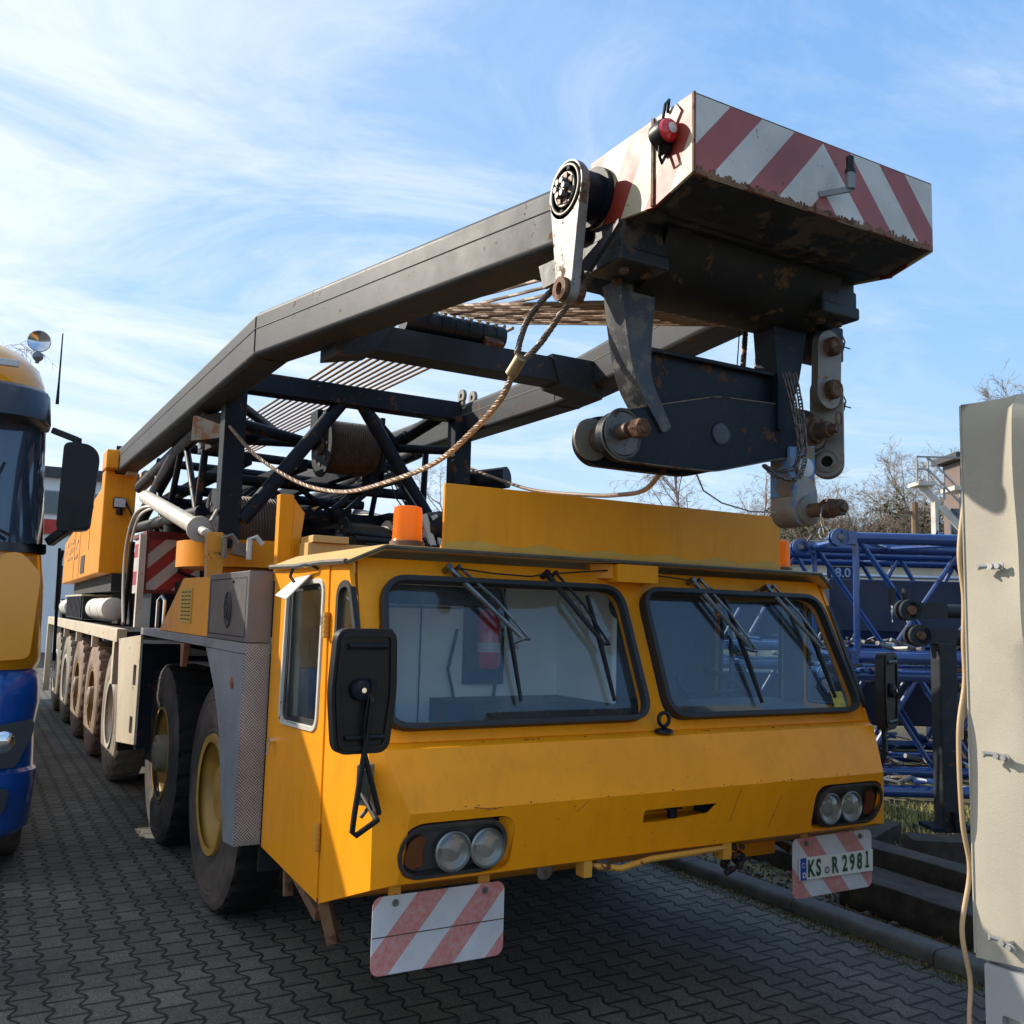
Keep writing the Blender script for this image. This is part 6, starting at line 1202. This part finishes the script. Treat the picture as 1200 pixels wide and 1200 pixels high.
# ---- chain
CH = thing('chain', (.42, -.42, 2.9), 'rusty steel chain draped over the black crosshead plate, hanging in a loop', 'chain')
def chain(path, r=.0042, Lk=.030):
    P = spline(path, 14); acc = 0; i = 0; k = 0; pts = [P[0]]; 
    for a, b in zip(P, P[1:]):
        acc += (b-a).length
        if acc >= Lk*.82: pts.append(b); acc = 0
    for k in range(len(pts)-1):
        a, b = pts[k], pts[k+1]; d, sx, uz = axes(b-a, (0, 1, .01)); c = (a+b)/2; w = sx if k % 2 else uz; hl = (b-a).length*.5+.004; rad = .0088
        L_ = []
        for j in range(12):
            an = j/12*2*PI; L_.append(c+d*(math.cos(an)*rad+(hl-rad*.6)*(1 if math.cos(an) > 0 else -1))+w*math.sin(an)*rad*1.15)
        q.tube(L_, r, 5, closed=True)
q = MB(); chain([(.36, -.40, 2.92), (.385, -.41, 2.82), (.42, -.415, 2.68), (.43, -.415, 2.56), (.40, -.41, 2.49), (.30, -.39, 2.47), (.24, -.38, 2.50)]); chain([(.40, -.42, 2.92), (.43, -.425, 2.80), (.455, -.425, 2.64), (.45, -.43, 2.52), (.40, -.43, 2.44), (.32, -.40, 2.44), (.25, -.38, 2.49)]); chain([(.37, -.41, 2.92), (.41, -.42, 2.75), (.43, -.43, 2.55)]); q.build('chain_strand', mat('dark_chain_steel', (.14, .115, .10), .45, .5, var=.3, vs=20), CH, recalc=False)

#@@SECTION neighbouring truck
TK = thing('truck', (-3.6, 4.6, 0), 'parked truck with yellow upper cab and blue bumper at the left edge of the picture', 'truck')
TY = mat('truck_yellow', (.84, .33, .008), .22, var=.05, coat=.6); TB = mat('truck_blue', (.008, .085, .36), .22, var=.06, coat=.7); TD = mat('truck_dark_trim', (.022, .028, .036), .35, var=.1)
X0, X1, Y0 = -4.95, -2.26, 3.60  # unseen left side set out wider so the cab shades more ground
def loft(levels, m, name, par, n=8, bevel=.0):
    """levels: (z, x inset left/right, y front offset, corner radius, y rear)"""
    q = MB(); R = []
    for z, ix, fy, cr, ry in levels:
        R.append([(x, y, z) for x, y in rr(X0+ix, X1-ix, Y0+fy, ry, cr, n)])
    V = [v for r_ in R for v in r_]; L = len(R[0]); F = [tuple(range(L))[::-1], tuple(range(L*(len(R)-1), L*len(R)))]
    for i in range(len(R)-1):
        for k in range(L): F.append((i*L+k, i*L+(k+1) % L, (i+1)*L+(k+1) % L, (i+1)*L+k))
    q.faces(V, F); return q.build(name, m, par, ang=50, bevel=bevel)
RY = 5.8
loft([(.27, .10, .10, .22, RY), (.34, .03, .02, .26, RY), (.70, .01, .0, .28, RY), (.72, .03, .02, .28, RY), (.98, .04, .03, .28, RY), (1.14, .02, .0, .30, RY), (1.30, .03, .02, .3, RY), (1.36, .06, .06, .3, RY)], TB, 'bumper', TK)
cabm = loft([(1.362, .05, .05, .3, RY), (1.42, .035, .02, .3, RY), (1.9, .05, .03, .3, RY), (2.16, .08, .06, .3, RY), (2.9, .11, .20, .28, RY), (3.10, .12, .24, .28, RY)], TY, 'cab', TK)
loft([(2.20, .073, .045, .3, 4.35), (2.9, .103, .185, .28, 4.35), (3.04, .108, .21, .28, 4.35)], mat('tinted_cab_glass', (.03, .05, .075), .04, var=.2, spec=.9, coat=.8), 'windscreen', TK)
loft([(2.14, .066, .035, .3, 3.98), (2.20, .070, .040, .3, 3.98)], TD, 'wiper_panel', TK)
loft([(3.03, .09, .10, .28, 4.3), (3.06, .085, .04, .3, 4.3), (3.26, .10, .10, .30, 4.3), (3.30, .12, .16, .30, 4.3)], TD, 'sun_visor', TK)
loft([(3.25, .12, .22, .3, RY), (3.36, .13, .24, .34, RY), (3.50, .17, .30, .40, RY), (3.62, .25, .40, .5, RY-.1), (3.70, .36, .52, .55, RY-.2), (3.73, .55, .8, .5, RY-.3)], TY, 'roof', TK)
q = MB(); q.plate((0, 0, 0), (0, 1, 0), (0, 0, 1), rpoly([(4.45, 2.25), (5.25, 2.1), (5.25, 3.0), (4.4, 3.0)], .05), th=.001); 
bmesh.ops.translate(q.bm, verts=q.bm.verts, vec=(-2.345, 0, 0)); q.build('side_window', mat('tinted_cab_glass', (.03, .05, .075), .04), TK)
for s_ in (-1, 1):
    xc = -2.46 if s_ > 0 else -4.75
    q = MB(); q.plate((xc-.14, 3.605, 0), (1, 0, 0), (0, 0, 1), rpoly([(0, 1.42), (.22, 1.44), (.25, 2.0), (.12, 2.14), (0, 2.12)], .05), th=.02); bmesh.ops.translate(q.bm, verts=q.bm.verts, vec=(0, .0, 0)); q.build('corner_deflector', TY, TK, bevel=.012, seg=3)
    q = MB(); q.plate((xc, 3.612, .86), (1, 0, 0), (0, 0, 1), rpoly([(-.22, -.12), (.05, -.12), (.14, .10), (.14, .19), (-.22, .13)], .04), th=.03); hl_ = q.build('headlight', TD, TK, bevel=.01)
    q = MB(); q.lathe([(0, .078), (.02, .074), (.03, .06)], (xc-.03, 3.605, .905), (0, -1, 0), 28); q.lathe([(0, .05), (.02, .045), (.03, .03)], (xc-.12, 3.605, .80), (0, -1, 0), 24); q.build('headlight_ring', CHR, hl_)
    q = MB(); q.lathe([(.02, .062), (.034, .05), (.040, .02)], (xc-.03, 3.605, .905), (0, -1, 0), 28); q.build('lens', glass('headlight_glass', (.92, .94, .96), .8, .08, .08, .32), hl_)
    q = MB(); q.plate((xc-.1, 3.602, .45), (1, 0, 0), (0, 0, 1), rpoly([(-.12, 0), (.10, 0), (.13, .16), (-.12, .18)], .04), th=.03); q.build('fog_lamp', TD, TK, bevel=.008)
    xm = -2.17 if s_ > 0 else -5.02
    U = Vector((math.cos(-.12*s_), math.sin(-.12*s_), 0))
    q = MB(); q.plate((xm, 3.62, 2.62), U, (0, 0, 1), rpoly([(-.115, -.33), (.095, -.31), (.125, .22), (.06, .285), (-.105, .29)], .05, 5), th=-.14); mr = q.build('mirror', BLK, TK, bevel=.02, seg=3)
    q = MB(); q.plate((xm, 3.605, 2.62), U, (0, 0, 1), rpoly([(-.02, -.31), (.09, -.295), (.112, -.12), (.0, -.16)], .03, 4), th=-.02); q.build('lower_mirror', BLK, mr, bevel=.006)
    q = MB(); q.beam((xm-s_*.17, 3.78, 3.00), (xm-s_*.02, 3.68, 2.935), .05, .045); q.cyl((xm-s_*.02, 3.68, 2.86), (xm-s_*.02, 3.68, 2.95), .03, 10); q.build('mirror_arm', BLK, TK, bevel=.01); q = MB(); q.beam((xm-s_*.14, 3.80, 2.22), (xm-s_*.02, 3.70, 2.33), .07, .06); q.build('mirror_arm', BLK, TK, bevel=.01)
    q = MB(); q.tube([(-2.20 if s_ > 0 else -4.73, 4.05, 1.4), (-2.22 if s_ > 0 else -4.70, 4.05, 2.2)], .012, 6); q.build('grab_rail', BLK, TK)
q = MB(); q.box(-2.235, -2.205, 3.80, 3.84, 1.30, 1.35); q.build('side_trim', CHR, TK)
for s_, xa in ((1, -2.475), (1, -2.80)):
    q = MB(); q.lathe([(0, .01), (.05, .03), (.09, .072), (.10, .075), (.104, .07), (.07, .01)], (xa, 3.78, 3.60), (0, -1, -.1), 28); hn = q.build('roof_lamp', mat('polished_steel', (.62, .62, .64), .18, 1.), TK)
    q = MB(); q.cyl((xa, 3.74, 3.45), (xa, 3.74, 3.60), .014, 10); q.lathe([(0, .03), (.03, .035), (.05, .01)], (xa+.0, 3.70, 3.48), (0, -1, 0), 18); q.build('lamp_stem', STEEL, hn)
q = MB(); q.box(-2.74, -2.58, 3.765, 3.80, 3.41, 3.46); q.build('roof_marker', mat('clear_marker', (.7, .7, .68), .3), TK, bevel=.008)
q = MB(); q.tube([(-2.30, 4.25, 3.28), (-2.30, 4.25, 3.45), (-2.30, 4.25, 3.82)], [.014, .008, .005], 6); q.build('antenna', BLK, TK)
q = MB(); q.beam((-2.80, 3.57, 2.2), (-2.62, 3.58, 2.72), .012, .02); q.beam((-2.55, 3.60, 2.24), (-2.75, 3.6, 2.34), .02, .02); q.build('wiper', BLK, TK)
q = MB(); q.box(X0+.25, X1-.25, 5.8, 15, .62, .95); q.box(X0+.03, X1-.02, 6.4, 18.0, .98, 1.10); q.build('flatbed', TD, TK)
for y in (4.55, 8.2, 13.6, 15.0):
    for x in (X0+.05, X1-.35):
        q = MB(); q.lathe([(.01, .30), (0, .36), (0, .46), (.02, .50), (.28, .50), (.30, .46), (.30, .36), (.29, .30)], (x, y, .50), (1, 0, 0), 48); w_ = q.build('wheel', TYF, TK); q = MB(); q.lathe([(.02, .31), (.02, .1), (.28, .1), (.28, .31)], (x, y, .50), (1, 0, 0), 32); q.build('rim', STEEL, w_)
